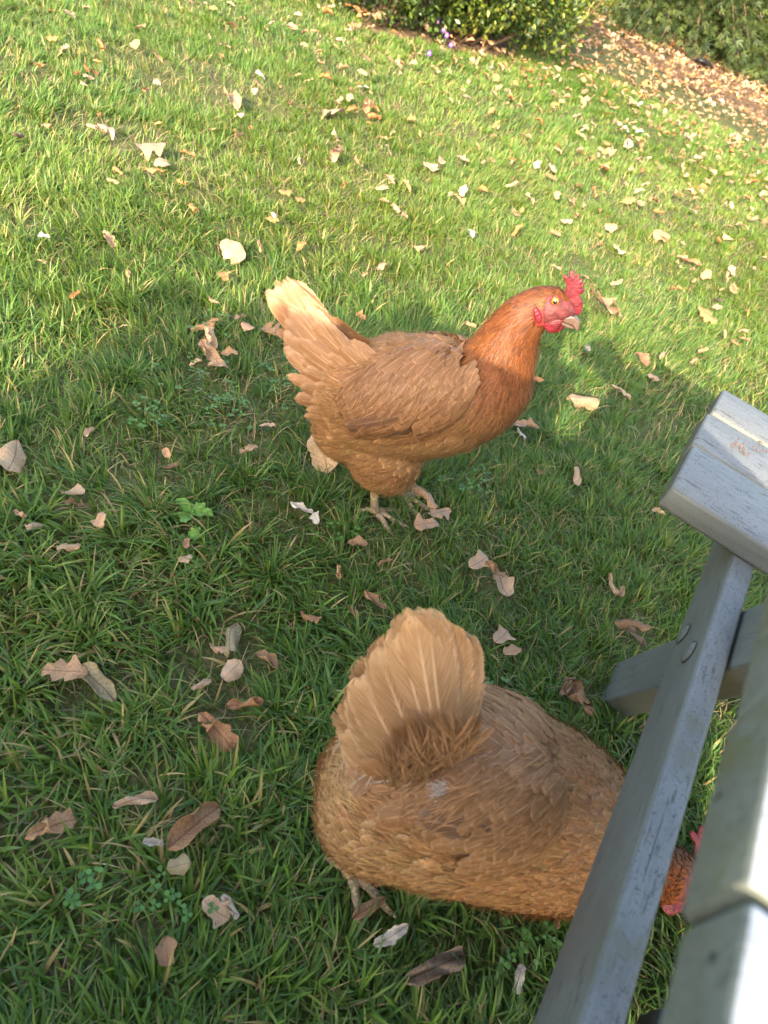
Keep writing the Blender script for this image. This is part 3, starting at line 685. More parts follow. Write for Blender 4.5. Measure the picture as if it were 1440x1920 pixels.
class Plumes:
    """collects feathers: each a small curved blade, laid over a surface or free"""
    def __init__(s): s.V, s.F, s.UV, s.C, s.n, s.id = [], [], [], [], 0, 0
    def add(s, p, n, d, L, W, col, bvh=None, lift=.003, rise=.006, conf=1.0, camber=.22, droop=0.0, rows=6, round_=.5, tilt=0.0):
        n = unit(n); d = unit(d - n * (d @ n) * (1 - tilt)); side = unit(np.cross(n, d))
        S = np.array([0, .3, .6, .82, .94, 1.0]) if rows == 6 else np.array([0, .5, 1.0])
        prof = np.array([.45, .85, 1.0, .90, .62, .18]) if rows == 6 else np.array([.6, 1.0, .15])
        if round_ < .3 and rows == 6: prof = np.array([.5, .95, 1.0, .72, .38, .08])
        cols = (-1, -.5, 0, .5, 1) if W > .012 else (-1, 0, 1)
        rnd = s.id % 97 + 1; s.id += 1
        for i, t in enumerate(S):
            c = p + d * (L * t) - n * (droop * L * t * t) + n * (lift + rise * t); nn = n
            if bvh is not None and conf > 0:
                q, qn, _, _ = bvh.find_nearest(Vector(c))
                if q is not None:
                    qn = np.array(qn); qn = qn if qn @ n > 0 else -qn; cc = np.array(q) + qn * (lift + rise * t); c = c * (1 - conf) + cc * conf; nn = unit(n * (1 - conf) + qn * conf)
            sd = unit(side - nn * (side @ nn))
            for u in cols:
                s.V.append(c + sd * (u * W * .5 * prof[i]) - nn * (camber * W * u * u * .5))
                s.UV.append((rnd + .5 + u * .46, t)); s.C.append(col)
        k = len(cols)
        for i in range(len(S) - 1):
            for j in range(k - 1):
                b = s.n + i * k + j; s.F.append((b, b + 1, b + k + 1, b + k))
        s.n += len(S) * k
    def build(s, name, mat, parent):
        return mesh_obj(name, np.array(s.V), np.array(s.F), mat, parent, uv=np.array(s.UV), col=np.array(s.C))

def build_hen(label, group, keys, plane_p, plane_n, cfg):
    """keys: (px, py, half thickness px, width ratio) along the spine from rump to beak base"""
    pn = unit(plane_n)                                   # points towards the camera: the hen's right side
    C = np.array([at_plane(k[0], k[1], plane_p, pn) for k in keys]); n = len(C)
    T = np.array([unit(C[min(i + 1, n - 1)] - C[max(i - 1, 0)]) for i in range(n)])
    Nn = np.array([unit(np.cross(t, pn)) for t in T]); Nn = np.array([v if v[2] * 1 + v @ UP * .2 > 0 or i > 6 else -v for i, v in enumerate(Nn)])
    a, b = np.zeros(n), np.zeros(n)
    for i, k in enumerate(keys):
        z = depth(C[i]); g = F_PX / z
        t2 = np.array([T[i] @ RT, T[i] @ UP]); t2 = unit(t2); n2 = np.array([-t2[1], t2[0]])
        pN = abs(np.array([Nn[i] @ RT, Nn[i] @ UP]) @ n2); pL = abs(np.array([pn @ RT, pn @ UP]) @ n2)
        a[i] = k[2] / g / math.sqrt(pN ** 2 + (k[3] * pL) ** 2); b[i] = a[i] * k[3]
    a -= cfg.get('under', .006); b -= cfg.get('under', .006)
    D = catmull(np.hstack([C, a[:, None], b[:, None]]), 7); Cs, As, Bs = D[:, :3], np.maximum(D[:, 3], .006), np.maximum(D[:, 4], .006); ns = len(Cs)
    Ts = np.array([unit(Cs[min(i + 1, ns - 1)] - Cs[max(i - 1, 0)]) for i in range(ns)])
    Ns = np.array([unit(np.cross(t, pn)) for t in Ts])
    for i in range(1, ns):
        if Ns[i] @ Ns[i - 1] < 0: Ns[i] *= -1
    if Ns[ns // 3][2] < 0: Ns = -Ns
    K = 28; V, Fq = [], []; pnh = cfg.get('pn_head', pn)
    for i in range(ns):
        wq = np.clip(((n - 1) * i / (ns - 1) - 7.2) / 2.6, 0, 1); pi_ = pn * (1 - wq) + pnh * wq; pi_ = unit(pi_ - Ts[i] * (pi_ @ Ts[i])); Ni = unit(np.cross(Ts[i], pi_)); Ni = Ni if Ni @ Ns[i] > 0 else -Ni
        for j in range(K):
            q = 2 * math.pi * j / K; V.append(Cs[i] + Ni * As[i] * math.sin(q) + pi_ * Bs[i] * math.cos(q))
    for i in range(ns - 1):
        for j in range(K): Fq.append((i * K + j, i * K + (j + 1) % K, (i + 1) * K + (j + 1) % K, (i + 1) * K + j))
    Fq.append(tuple(range(K))); Fq.append(tuple((ns - 1) * K + j for j in range(K - 1, -1, -1)))
    parts = [(V, Fq)]
    fwd = unit(C[5] - C[1]); fwd_h = unit([fwd[0], fwd[1], 0]); upv = np.array([0, 0, 1.0]); trunk_up = unit(upv - fwd * (upv @ fwd))
    for c, ax, rad in cfg['lumps'](C, fwd, trunk_up, pn): parts.append(ellipsoid(c, ax, rad))
    BV, BF = voxel_union(*join(parts), .0055, 12)
    bvh = BVHTree.FromPolygons([Vector(v) for v in BV], BF)
    KS = np.linspace(0, n - 1, ns)                        # key parameter along the spine
    def spine(p):
        i = int(np.argmin(((Cs - p) ** 2).sum(1) / (As + .02) ** 1.2)); return i, KS[i]
    root = empty('hen', cfg['base']); tag(root, label, 'hen', group)
    off = np.array(cfg['base'])
    def part(name, V, Fq, mat, parent=root, **k):
        return mesh_obj(name, np.asarray(V) - off, Fq, mat, parent, **k)
    tone = cfg['tone']
    # ---- skin under the feathers
    bc = np.array([np.array((.26, .034, .03)) if spine(v)[1] > 10.9 or min(np.linalg.norm(v - cfg['face'][0] - pnh * .024 * e) for e in (1, -1)) < cfg['face'][1] else tone(spine(v)[1], 0, v)[0] * .6 for v in BV])
    part('body', BV, BF, M_BODY, col=bc)
    WG = [(sg, cfg['wing'](sg, C, pn, float(np.interp(cfg.get('wk', 3.2), range(n), b)))) for sg in (1, -1)]
    def under_wing(p):
        for sg, (c_, xs, xr, xn, q1, q2, q3) in WG:
            if (p - C[3]) @ pn * sg > 0:
                a_, b_ = (p - c_) @ xs / q1, (p - c_) @ xr / q2
                if a_ * a_ + b_ * b_ < .80 and a_ > -.65 and b_ < .62: return True
        return False
    # ---- contour feathers
    tri, area, cen, nor = [], [], [], []
    for f in BF:
        p = BV[list(f)]; nr = np.cross(p[2] - p[0], p[-1] - p[1]) if len(f) == 4 else np.cross(p[1] - p[0], p[2] - p[0]); ar = np.linalg.norm(nr) / 2
        area.append(ar); cen.append(p.mean(0)); nor.append(nr / (2 * ar + 1e-15))
    area = np.array(area); cen = np.array(cen); nor = np.array(nor)
    if ((nor * (cen - BV.mean(0))).sum(1) * area).sum() < 0: nor = -nor
    P, Hr = Plumes(), Plumes()
    want = cfg.get('count', 5200); wgt = area / np.array([cfg['space'](spine(c)[1]) for c in cen]) ** 2; idx = rng.choice(len(cen), want * 3, p=wgt / wgt.sum())
    taken = []; cell = {}
    face_c, face_r = cfg['face']
    for i in idx:
        p = cen[i] + rng.normal(0, .0015, 3); si, k = spine(p); nr = nor[i]
        sp = cfg['space'](k); key = tuple((p / sp).astype(int))
        if key in cell and len(cell[key]) >= 1: continue
        if min(np.linalg.norm(p - face_c - pnh * .024 * e) for e in (1, -1)) < face_r or k > cfg.get('bare', 11.2): continue
        cell.setdefault(key, []).append(i)
        if under_wing(p): continue
        low = -(nr @ trunk_up)                              # >0 underneath
        col, L, W, fluff = tone(k, low, p, True)
        flow = -Ts[si]
        if k < 6: flow = unit(flow + trunk_up * cfg.get('sag', -.28) * (1 - abs(nr @ trunk_up)) )
        d = flow - nr * (flow @ nr); d = unit(d + np.cross(nr, d) * rng.normal(0, .16 if not fluff else .28))
        vr = .12 if k < 6 else .36; col = np.clip(col * rng.uniform(1 - vr, 1 + vr) * (1 + rng.normal(0, .03, 3)), 0, 1)
        if fluff:
            for _ in range(16):
                pp = p + rng.normal(0, .006, 3); dd = unit(d + rng.normal(0, .20, 3))
                Hr.add(pp, nr, dd, L * rng.uniform(.45, .9), .0013, np.clip(col * rng.uniform(.9, 1.12), 0, 1), bvh, .000, rng.uniform(.004, .012), .8, .1, rows=3)
        P.add(p, nr, d, L * rng.uniform(.88, 1.14), W * rng.uniform(.88, 1.12), col, bvh, .0012 + rng.uniform(0, .001), .0016 + rng.uniform(0, .0022) + (.003 if fluff else 0), .95, round_=.2 if k > 6.2 else .5)
    for i in rng.choice(len(cen), cfg.get('strands', 7000), p=area / area.sum()):
        p = cen[i] + rng.normal(0, .003, 3); si, k = spine(p); nr = nor[i]
        if k > 9.0: continue
        col, L, W, fluff = tone(k, -(nr @ trunk_up), p, True); flow = -Ts[si] + (trunk_up * cfg.get('sag', -.28) if k < 6 else 0); d = unit(flow - nr * (flow @ nr) + rng.normal(0, .22, 3))
        Hr.add(p, nr, d, rng.uniform(.010, .022), rng.uniform(.0007, .0013), np.clip(col * rng.uniform(.75, 1.5), 0, 1), bvh, .004, rng.uniform(.003, .008), .9, .1, rows=3)
    # ---- tail
    cfg['tail'](P, Hr, C, fwd, trunk_up, pn, bvh)
    pl = P.build('plumage', M_FEA, root); pl.data.transform(Matrix.Translation(-Vector(off)))
    if Hr.n:
        hh = Hr.build('down', M_HAIR, root); hh.data.transform(Matrix.Translation(-Vector(off)))
    # ---- folded wings
    for sgn, Wg in WG:
        c, ax_s, ax_r, ax_n, rs, rr, rn = Wg
        def wp(s_, r_, lift=0.0):
            """point of the folded wing: the flank of the body, raised by the wing's own thickness"""
            shk = np.interp(s_, [-1, -.2, .5, 1], [.85, 1.05, .95, .62]); s2 = np.interp(s_, [-1, 0, 1], [.1, 0, cfg.get('tipshift', -.1)])
            g = c + ax_s * s_ * rs + ax_r * (r_ * shk + s2) * rr; h, hn, _, _ = bvh.ray_cast(Vector(g + ax_n * .16), Vector(-ax_n), .26)
            if h is None: h, hn, _, _ = bvh.find_nearest(Vector(g))
            hn = np.array(hn); hn = hn if hn @ ax_n > 0 else -hn; hn = unit(hn + ax_n * .5); rho = s_ * s_ + r_ * r_
            return np.array(h) + hn * (rn * max(0, 1 - rho) ** .42 - .002 + lift), hn
        WV, WF = [], []; NR, NA = 10, 36
        for i in range(NR + 1):
            for q in range(NA):
                a_ = 2 * math.pi * q / NA; t = i / NR * .97; WV.append(wp(t * math.cos(a_), t * math.sin(a_), -.004)[0])
        for i in range(NR):
            for q in range(NA): WF.append((i * NA + q, i * NA + (q + 1) % NA, (i + 1) * NA + (q + 1) % NA, (i + 1) * NA + q))
        WV = np.array(WV); wb = BVHTree.FromPolygons([Vector(v) for v in np.vstack([WV, BV])], WF + [tuple(k_ + len(WV) for k_ in f) for f in BF])
        w = part('wing', WV, WF, M_BODY, col=np.repeat([tone(3, 0, c)[0] * .5], len(WV), 0))
        Q = Plumes()
        wc = cfg['wingcol']
        # flight feathers along the lower edge, lowest first, stacked like blinds
        for j in range(9):
            t = j / 8; p, nr = wp(-.62 + .22 * t, -.62 + .30 * t); d = unit(ax_s + ax_r * (-.10 + .06 * t)); col = np.array(wc[0]) * rng.uniform(.72, 1.08)
            Q.add(p, nr, d, rs * (1.42 - .10 * t), .021, col, wb, .0035 + .0009 * j, .002, .92, .12)
        for j in range(8):
            t = j / 7; p, nr = wp(-.25 + .20 * t, -.35 + .80 * t); d = unit(ax_s * .95 + ax_r * (-.22 - .12 * t))
            Q.add(p, nr, d, rs * (1.02 - .12 * t), .030, np.array(wc[1]) * rng.uniform(.9, 1.1), wb, .008, .003, .92, .16)
        # covert rows, their shafts slanting back and down
        for row in range(15):
            s = .52 - row * .104; m = 11
            for j in range(m):
                r = -.80 + 1.72 * (j + .5 * (row % 2)) / m
                if r < -.38 and s > -.30: continue
                if s * s + r * r > .97: continue
                p, nr = wp(s, r); sz = np.interp(row, [0, 4, 14], [.052, .044, .034])
                sl = np.interp(r, [-.8, .2, .9], [.35, .75, .55])
                d = unit(ax_s * (1 - .45 * sl) - ax_r * sl * .9 + ax_r * rng.normal(0, .10)); cc = np.array(wc[1 if row < 4 else 2]) * rng.uniform(.85, 1.16)
                Q.add(p, nr, d, sz * rng.uniform(.9, 1.1), sz * rng.uniform(.44, .54), cc, wb, .0065 + .00028 * row + rng.uniform(0, .0012), .0022 + rng.uniform(0, .002), .96, .2)
        Sx = Plumes()
        for _ in range(cfg.get('wstr', 800)):
            s, r = rng.uniform(-.95, .95, 2)
            if s * s + r * r > .95 or (r < -.40 and s > -.3): continue
            p, nr = wp(s, r); sl = np.interp(r, [-.8, .2, .9], [.35, .75, .55]); d = unit(ax_s * (1 - .45 * sl) - ax_r * sl * .9 + rng.normal(0, .16, 3))
            Sx.add(p, nr, d, rng.uniform(.010, .022), rng.uniform(.0007, .0013), np.clip(np.array(wc[2]) * rng.uniform(.75, 1.6), 0, 1), wb, .0125, rng.uniform(.001, .004), .9, .1, rows=3)
        f = Sx.build('wing_down', M_HAIR, w); f.data.transform(Matrix.Translation(-Vector(off)))
        f = Q.build('wing_feathers', M_FEA, w); f.data.transform(Matrix.Translation(-Vector(off)))
    return root, part, C, pn, bvh, fwd, trunk_up

def px_poly_part(part, name, poly, P0, pn, thick, mat, shift=0.0, parent=None, dome=0.0, levels=2):
    """outline given in photo pixels on the head's plane, thickened along the plane normal and rounded"""
    poly = [np.array(poly[i]) * (1 - f) + np.array(poly[(i + 1) % len(poly)]) * f for i in range(len(poly)) for f in (0, .5)]
    Q = np.array([at_plane(x, y, P0 + pn * shift, pn) for x, y in poly]); c = Q.mean(0); Q = c + (Q - c) * 1.04; bm = bmesh.new()
    rows = []
    for off_, sc in ((thick * .5, .80), (thick * .28, 1.0), (-thick * .28, 1.0), (-thick * .5, .80)):
        rows.append([bm.verts.new(Vector(c + (q - c) * sc + pn * off_)) for q in Q])
    n = len(Q)
    for a in range(3):
        for j in range(n): bm.faces.new((rows[a][j], rows[a][(j + 1) % n], rows[a + 1][(j + 1) % n], rows[a + 1][j]))
    for rw, off_ in ((rows[0], thick * .5 + dome), (rows[3], -thick * .5 - dome)):
        mid = bm.verts.new(Vector(c + pn * off_)); 
        for j in range(n): bm.faces.new((rw[j], rw[(j + 1) % n], mid))
    bmesh.ops.recalc_face_normals(bm, faces=bm.faces)
    V = [np.array(v.co) for v in bm.verts]; bm.verts.index_update(); Fq = [tuple(v.index for v in f.verts) for f in bm.faces]; bm.free()
    o = part(name, V, Fq, mat, *( [parent] if parent is not None else []))
    sm = o.modifiers.new('round', 'SUBSURF'); sm.levels = sm.render_levels = levels
    return o
def face_patch(part, bvh, c2, rad2, P0, pn, mat, sgn):
    """bare skin: a bumpy skin patch hugging the side of the head"""
    V, Fq = [], []; nr_, na = 9, 28
    for i in range(nr_ + 1):
        for j in range(na):
            a = 2 * math.pi * j / na; t = i / nr_
            x = c2[0] + rad2[0] * t * math.cos(a) * (1 + .10 * math.sin(3 * a + 1)); y = c2[1] + rad2[1] * t * math.sin(a) * (1 + .08 * math.cos(2 * a))
            p = at_plane(x, y, P0, pn) + pn * .05 * sgn
            h, hn, _, dd = bvh.ray_cast(Vector(p), Vector(-pn * sgn))
            if h is None:
                h, hn, _, _ = bvh.find_nearest(Vector(p - pn * sgn * .045))
            V.append(np.array(h) + pn * sgn * (.0042 * (1 - t ** 4) - .001) + unit(np.array(hn)) * .0012)
    for i in range(nr_):
        for j in range(na): Fq.append((i * na + j, i * na + (j + 1) % na, (i + 1) * na + (j + 1) % na, (i + 1) * na + j))
    o = part('face_skin', V, Fq, mat); return o
def build_leg(part, name, hip, foot, heading, rad, toes=None, claw=.012):
    """shank, three spread front toes and the hind toe, with claws"""
    hip = np.asarray(hip, float); foot = np.asarray(foot, float); h = unit([heading[0], heading[1], 0]); s = np.array([h[1], -h[0], 0])
    P = [hip, hip * .7 + foot * .3 - h * .002, hip * .35 + foot * .65, foot + np.array([0, 0, .012])]
    leg = part(name, *tube(catmull(P, 4), np.interp(np.linspace(0, 1, 13), [0, .25, .8, 1], [rad * 1.35, rad, rad * .95, rad * 1.3]), 12), M_LEG)
    TV = []; CV = []
    for ang, L in (toes or ((0, .058), (38, .048), (-38, .048), (172, .026))):
        a = R_(ang); d = h * math.cos(a) + s * math.sin(a); f0 = foot + np.array([0, 0, .009])
        pts = [f0, f0 + d * L * .35 + np.array([0, 0, .005]), f0 + d * L * .7 + np.array([0, 0, .001]), f0 + d * L + np.array([0, 0, -.003])]
        q = catmull(pts, 4); t = np.linspace(0, 1, len(q)); rr = rad * (.80 - .36 * t) * (1 + .12 * np.cos(t * 22)); TV.append(tube(q, rr, 8))
        e = pts[-1]; CV.append(tube([e, e + d * claw * .6 + np.array([0, 0, .001]), e + d * claw + np.array([0, 0, -.004])], [rad * .40, rad * .26, rad * .05], 6))
    part('toes', *join(TV), M_LEG, leg); part('claws', *join(CV), M_CLAW, leg)
    return leg

TAN, GING, PALE, DEEP, FLUFF = (np.array(c) for c in ((.205, .103, .039), (.102, .028, .0035), (.30, .170, .090), (.13, .046, .013), (.33, .185, .076)))
def lerp_tab(k, ks, cs):
    k = float(np.clip(k, ks[0], ks[-1])); i = min(int(np.searchsorted(ks, k, 'right')) - 1, len(ks) - 2); f = (k - ks[i]) / (ks[i + 1] - ks[i])
    return np.asarray(cs[i]) * (1 - f) + np.asarray(cs[i + 1]) * f

def head_parts(root, part, bvh, P0, pn, px, hw=.019, both=True):
    """px: function from the standing hen's head pixels to this hen's head pixels"""
    comb = [(1060, 547), (1063, 532), (1059, 525), (1056, 517), (1061, 514), (1066, 523), (1068, 510), (1074, 507), (1077, 511), (1078, 521), (1083, 513), (1087, 515), (1083, 526), (1090, 522), (1093, 525), (1085, 534), (1093, 530), (1096, 533), (1086, 543), (1095, 541), (1097, 545), (1085, 553), (1088, 559), (1093, 566), (1092, 577), (1086, 590), (1079, 588), (1069, 580), (1062, 568), (1058, 556)]
    px_poly_part(part, 'comb', [px(*q) for q in comb], P0, pn, .0062, M_COMB, levels=2)
    wt = [(1021, 600), (1019, 609), (1022, 617), (1029, 623), (1038, 622), (1046, 617), (1052, 608), (1056, 600), (1046, 597), (1034, 598)]
    for s in ((1, -1) if both else (1,)):
        px_poly_part(part, 'wattle', [px(x + (0 if s > 0 else 8), y + (0 if s > 0 else 1)) for x, y in wt], P0, pn, .006, M_WATTLE, shift=s * .013, dome=.0012)
        el = [(1001, 577), (1000, 588), (1003, 600), (1009, 607), (1015, 603), (1016, 594), (1012, 584), (1007, 577)]
        px_poly_part(part, 'ear_lobe', [px(*q) for q in el], P0, pn, .007, M_WATTLE, shift=s * (hw + .007), dome=.001)
        face_patch(part, bvh, px(1049, 577), (33 * px.k, 31 * px.k), P0, pn, M_FACE, s)
        # eye
        c = at_plane(*px(1041, 564), P0 + pn * s * (hw + .003), pn); fx = unit(at_plane(*px(1060, 566), P0, pn) - at_plane(*px(1030, 563), P0, pn)); ux = unit(np.cross(fx, pn)); ux = ux if ux[2] > 0 else -ux
        r = .0058 * px.s
        ring = [];
        for j in range(25):
            a = 2 * math.pi * j / 24; ring.append(c + fx * math.cos(a) * r * 1.22 + ux * math.sin(a) * r * 1.15 + pn * s * .0012)
        lid = part('eyelid', *tube(ring, [r * .15] * 25, 6, up=pn), M_FACE)
        eye = part('eye', *ellipsoid(c, (pn * s, fx, ux), (.0052, r, r)), M_IRIS)
        part('pupil', *ellipsoid(c + pn * s * .0030, (pn * s, fx, ux), (.0028, r * .58, r * .58)), M_PUPIL, eye)
        # ear tuft
        t = Plumes(); pc = at_plane(*px(1014, 566), P0 + pn * s * hw, pn)
        for _ in range(90):
            q = pc + fx * rng.normal(.002, .0028) + ux * rng.normal(0, .0028) + pn * s * rng.uniform(.001, .004)
            t.add(q, pn * s, -fx + ux * rng.normal(0, .5), .0055, .0016, np.array((.17, .095, .045)) * rng.uniform(.7, 1.2), None, .0, .003, 0, rows=3)
        e = t.build('ear_tuft', M_HAIR, root); e.data.transform(Matrix.Translation(-root.location))
    bk = [(1053, 592), (1060, 591), (1070, 589), (1078, 591), (1084, 597), (1087, 605), (1085, 615), (1083, 620), (1080, 613), (1074, 607), (1064, 604), (1055, 601)]
    lo = [(1050, 600), (1058, 603), (1068, 607), (1075, 611), (1078, 615), (1070, 614), (1060, 610), (1050, 606)]
    b = px_poly_part(part, 'beak', [px(*q) for q in bk], P0, pn, .012, M_BEAK, levels=2)
    px_poly_part(part, 'lower_mandible', [px(*q) for q in lo], P0, pn, .011, M_BEAK, parent=b, levels=2)
    for s in (1, -1):
        nc = at_plane(*px(1074, 592), P0 + pn * s * .0055, pn); part('nostril', *ellipsoid(nc, (pn, RT, UP), (.0012, .0022, .0010)), M_PUPIL, b)

def px_map(anchor, k, rot=0.0, s=1.0):
    ca, sa = math.cos(rot), math.sin(rot)
    def f(x, y):
        dx, dy = (x - 1041) * k, (y - 564) * k
        return anchor[0] + dx * ca - dy * sa, anchor[1] + dx * sa + dy * ca
    f.k = k; f.s = s; return f
def fan(P, base_px, tip_px, P0, pn, W, colf, spread=(.004, .016), lift=0.0, roof=.5, up=np.array([0, 0, 1.0]), sides=(1, -1), camber=.18, jit=5.0, stag=-.0008, far=None, lean=0.0):
    nT = len(tip_px)
    for j in range(nT):
        t = j / max(1, nT - 1); bp = np.array(base_px[0]) * (1 - t) + np.array(base_px[1]) * t
        for s in sides:
            fs = s if s > 0 else -(far if far is not None else .55 if spread[0] < .01 else .12); p = at_plane(*bp, P0, pn) + pn * fs * (spread[0] + lift + (stag * (j - nT) if stag < 0 else 0) + max(stag, 0) * j + .0015 * (j % 2)); q = at_plane(*(np.array(tip_px[j]) + rng.normal(0, jit, 2)), P0 - pn * lean, pn) + pn * fs * (spread[1] * (.35 + .65 * t) + lift)
            d = q - p; L = np.linalg.norm(d); ax = unit(d); nn = pn * s + up * roof * (1 - .6 * t); nn = unit(nn - ax * (nn @ ax)); c = np.clip(np.array(colf(t)) * rng.uniform(.82, 1.16), 0, 1)
            P.add(p, nn, ax, L, W * rng.uniform(.92, 1.08), c, None, .0, .002, 0, camber, droop=.06)

# ------------------------------------------------------------------ the standing hen
def make_standing():
    pn = unit([math.sin(R_(5)), -math.cos(R_(5)), 0]); foot = at(699, 968, .002); P0 = foot - pn * .038
    keys = [(612, 700, 52, .8), (640, 716, 84, .85), (690, 738, 108, .86), (760, 745, 116, .84), (838, 740, 110, .84), (885, 730, 102, .85), (915, 712, 92, .88), (934, 680, 75, .92),
            (960, 628, 57, .95), (988, 591, 47, .92), (1022, 574, 40, .80), (1046, 576, 34, .72), (1066, 583, 23, .72), (1078, 594, 13, .75)]
    def tone(k, low, p, full=False):
        c = lerp_tab(k, (0, 1.5, 3, 5.2, 6.6, 8.5, 12), (PALE * .85, TAN, TAN * .95, TAN * .92, DEEP * 1.15, GING, GING * .9))
        if not full: return (c,)
        L = float(lerp_tab(k, (0, 3, 5, 6.5, 8, 9.5, 12), [[.056], [.050], [.044], [.040], [.034], [.018], [.009]])[0])
        W = float(lerp_tab(k, (0, 3, 5, 6.5, 8, 9.5, 12), [[.028], [.026], [.023], [.015], [.0085], [.005], [.004]])[0])
        fl = k < 4.6 and low > .28
        if fl: c = c * .25 + FLUFF * .75; L = .036; W = .020
        return c, L, W, fl
    space = lambda k: float(lerp_tab(k, (0, 4, 6, 7.5, 9, 12), [[.0105], [.0105], [.0088], [.0062], [.0042], [.0030]])[0])
    def lumps(C, fwd, upv, pn):
        out = []
        for s in (1, -1):
            a, b = at_plane(712, 790, P0, pn), at_plane(742, 880, P0, pn); ax = unit(b - a); f2 = unit(np.cross(ax, pn))
            out.append(((a * .45 + b * .55) + pn * s * .030, (ax, f2, pn), (.066, .060, .040)))
        a = at_plane(655, 790, P0, pn); out.append((a, (unit(fwd), unit(np.cross(fwd, pn)), pn), (.060, .072, .058)))
        return out
    def tail(P, H, C, fwd, upv, pn, bvh):
        tp = [(562, 540), (554, 531), (544, 526), (532, 526), (521, 532), (513, 542), (511, 556)]
        fan(P, ((660, 665), (640, 700)), tp, P0, pn, .034, lambda t: PALE * np.array([.92, .84, .80]), roof=.35, spread=(.006, .020))
        tp = [(592, 584), (574, 566), (556, 562), (544, 575), (536, 592), (532, 612), (534, 635), (542, 655)]
        fan(P, ((690, 685), (640, 725)), tp, P0, pn, .031, lambda t: PALE * .92, spread=(.018, .030), roof=.25)
        for tp, bs, sp, cf in (([(636, 606), (610, 606), (590, 615), (574, 632), (564, 655), (562, 680), (568, 706), (578, 732)], ((712, 675), (662, 745)), (.030, .040), lambda t: TAN * .55 + PALE * .45),
                           ([(668, 624), (642, 634), (622, 652), (608, 678), (598, 706), (596, 735), (604, 760)], ((742, 676), (692, 762)), (.046, .052), lambda t: TAN * .8 + PALE * .25)):
            dense = [tuple(np.array(tp[q]) * (1 - f_) + np.array(tp[q + 1]) * f_) for q in range(len(tp) - 1) for f_ in (0, .33, .66)] + [tp[-1]]
            fan(P, bs, dense, P0, pn, .024, cf, spread=sp, roof=.2, jit=12, stag=-.0003)
    def wing(s, C, pn, hb):
        Pw = P0 + pn * .082; a, b = at_plane(905, 716, Pw, pn), at_plane(618, 778, Pw, pn); sx = unit(b - a); c = (a + b) / 2 - pn * .082
        up = unit(np.cross(pn, sx)); up = up if up[2] > 0 else -up
        nn = unit(pn * s * .96 + up * .28); ur = unit(up - nn * (up @ nn))
        if s < 0: c = c - up * .016
        return c + pn * s * (hb - .004), sx, ur, nn, np.linalg.norm(b - a) * .5, (.066 if s > 0 else .056), (.017 if s > 0 else .010)
    cfg = dict(base=(float(P0[0]), float(P0[1]), 0), lumps=lumps, tone=tone, space=space, count=7500, face=(at_plane(1039, 578, P0, pn), .0275), tail=tail, wing=wing, bare=11.5,
               wingcol=((.12, .060, .032), (.165, .078, .031), (.19, .094, .038)), wstr=500, tipshift=-.05)
    root, part, C, pn, bvh, fwd, upv = build_hen('brown hen standing upright with raised head, its neck and tail tip in sunlight', 'hens on the lawn', keys, P0, pn, cfg)
    head_parts(root, part, bvh, P0, pn, px_map((1041, 564), 1.0))
    h1 = at_plane(708, 880, P0 + pn * .036, pn)
    build_leg(part, 'leg', h1, foot, fwd, .0078)
    f2 = at(752, 930, .008); f2 = P0 - pn * .03 + unit([fwd[0], fwd[1], 0]) * .040; f2[2] = .0
    build_leg(part, 'leg', f2 + np.array([-.012, .0, .10]), f2, fwd, .0078)
    return root
make_standing()

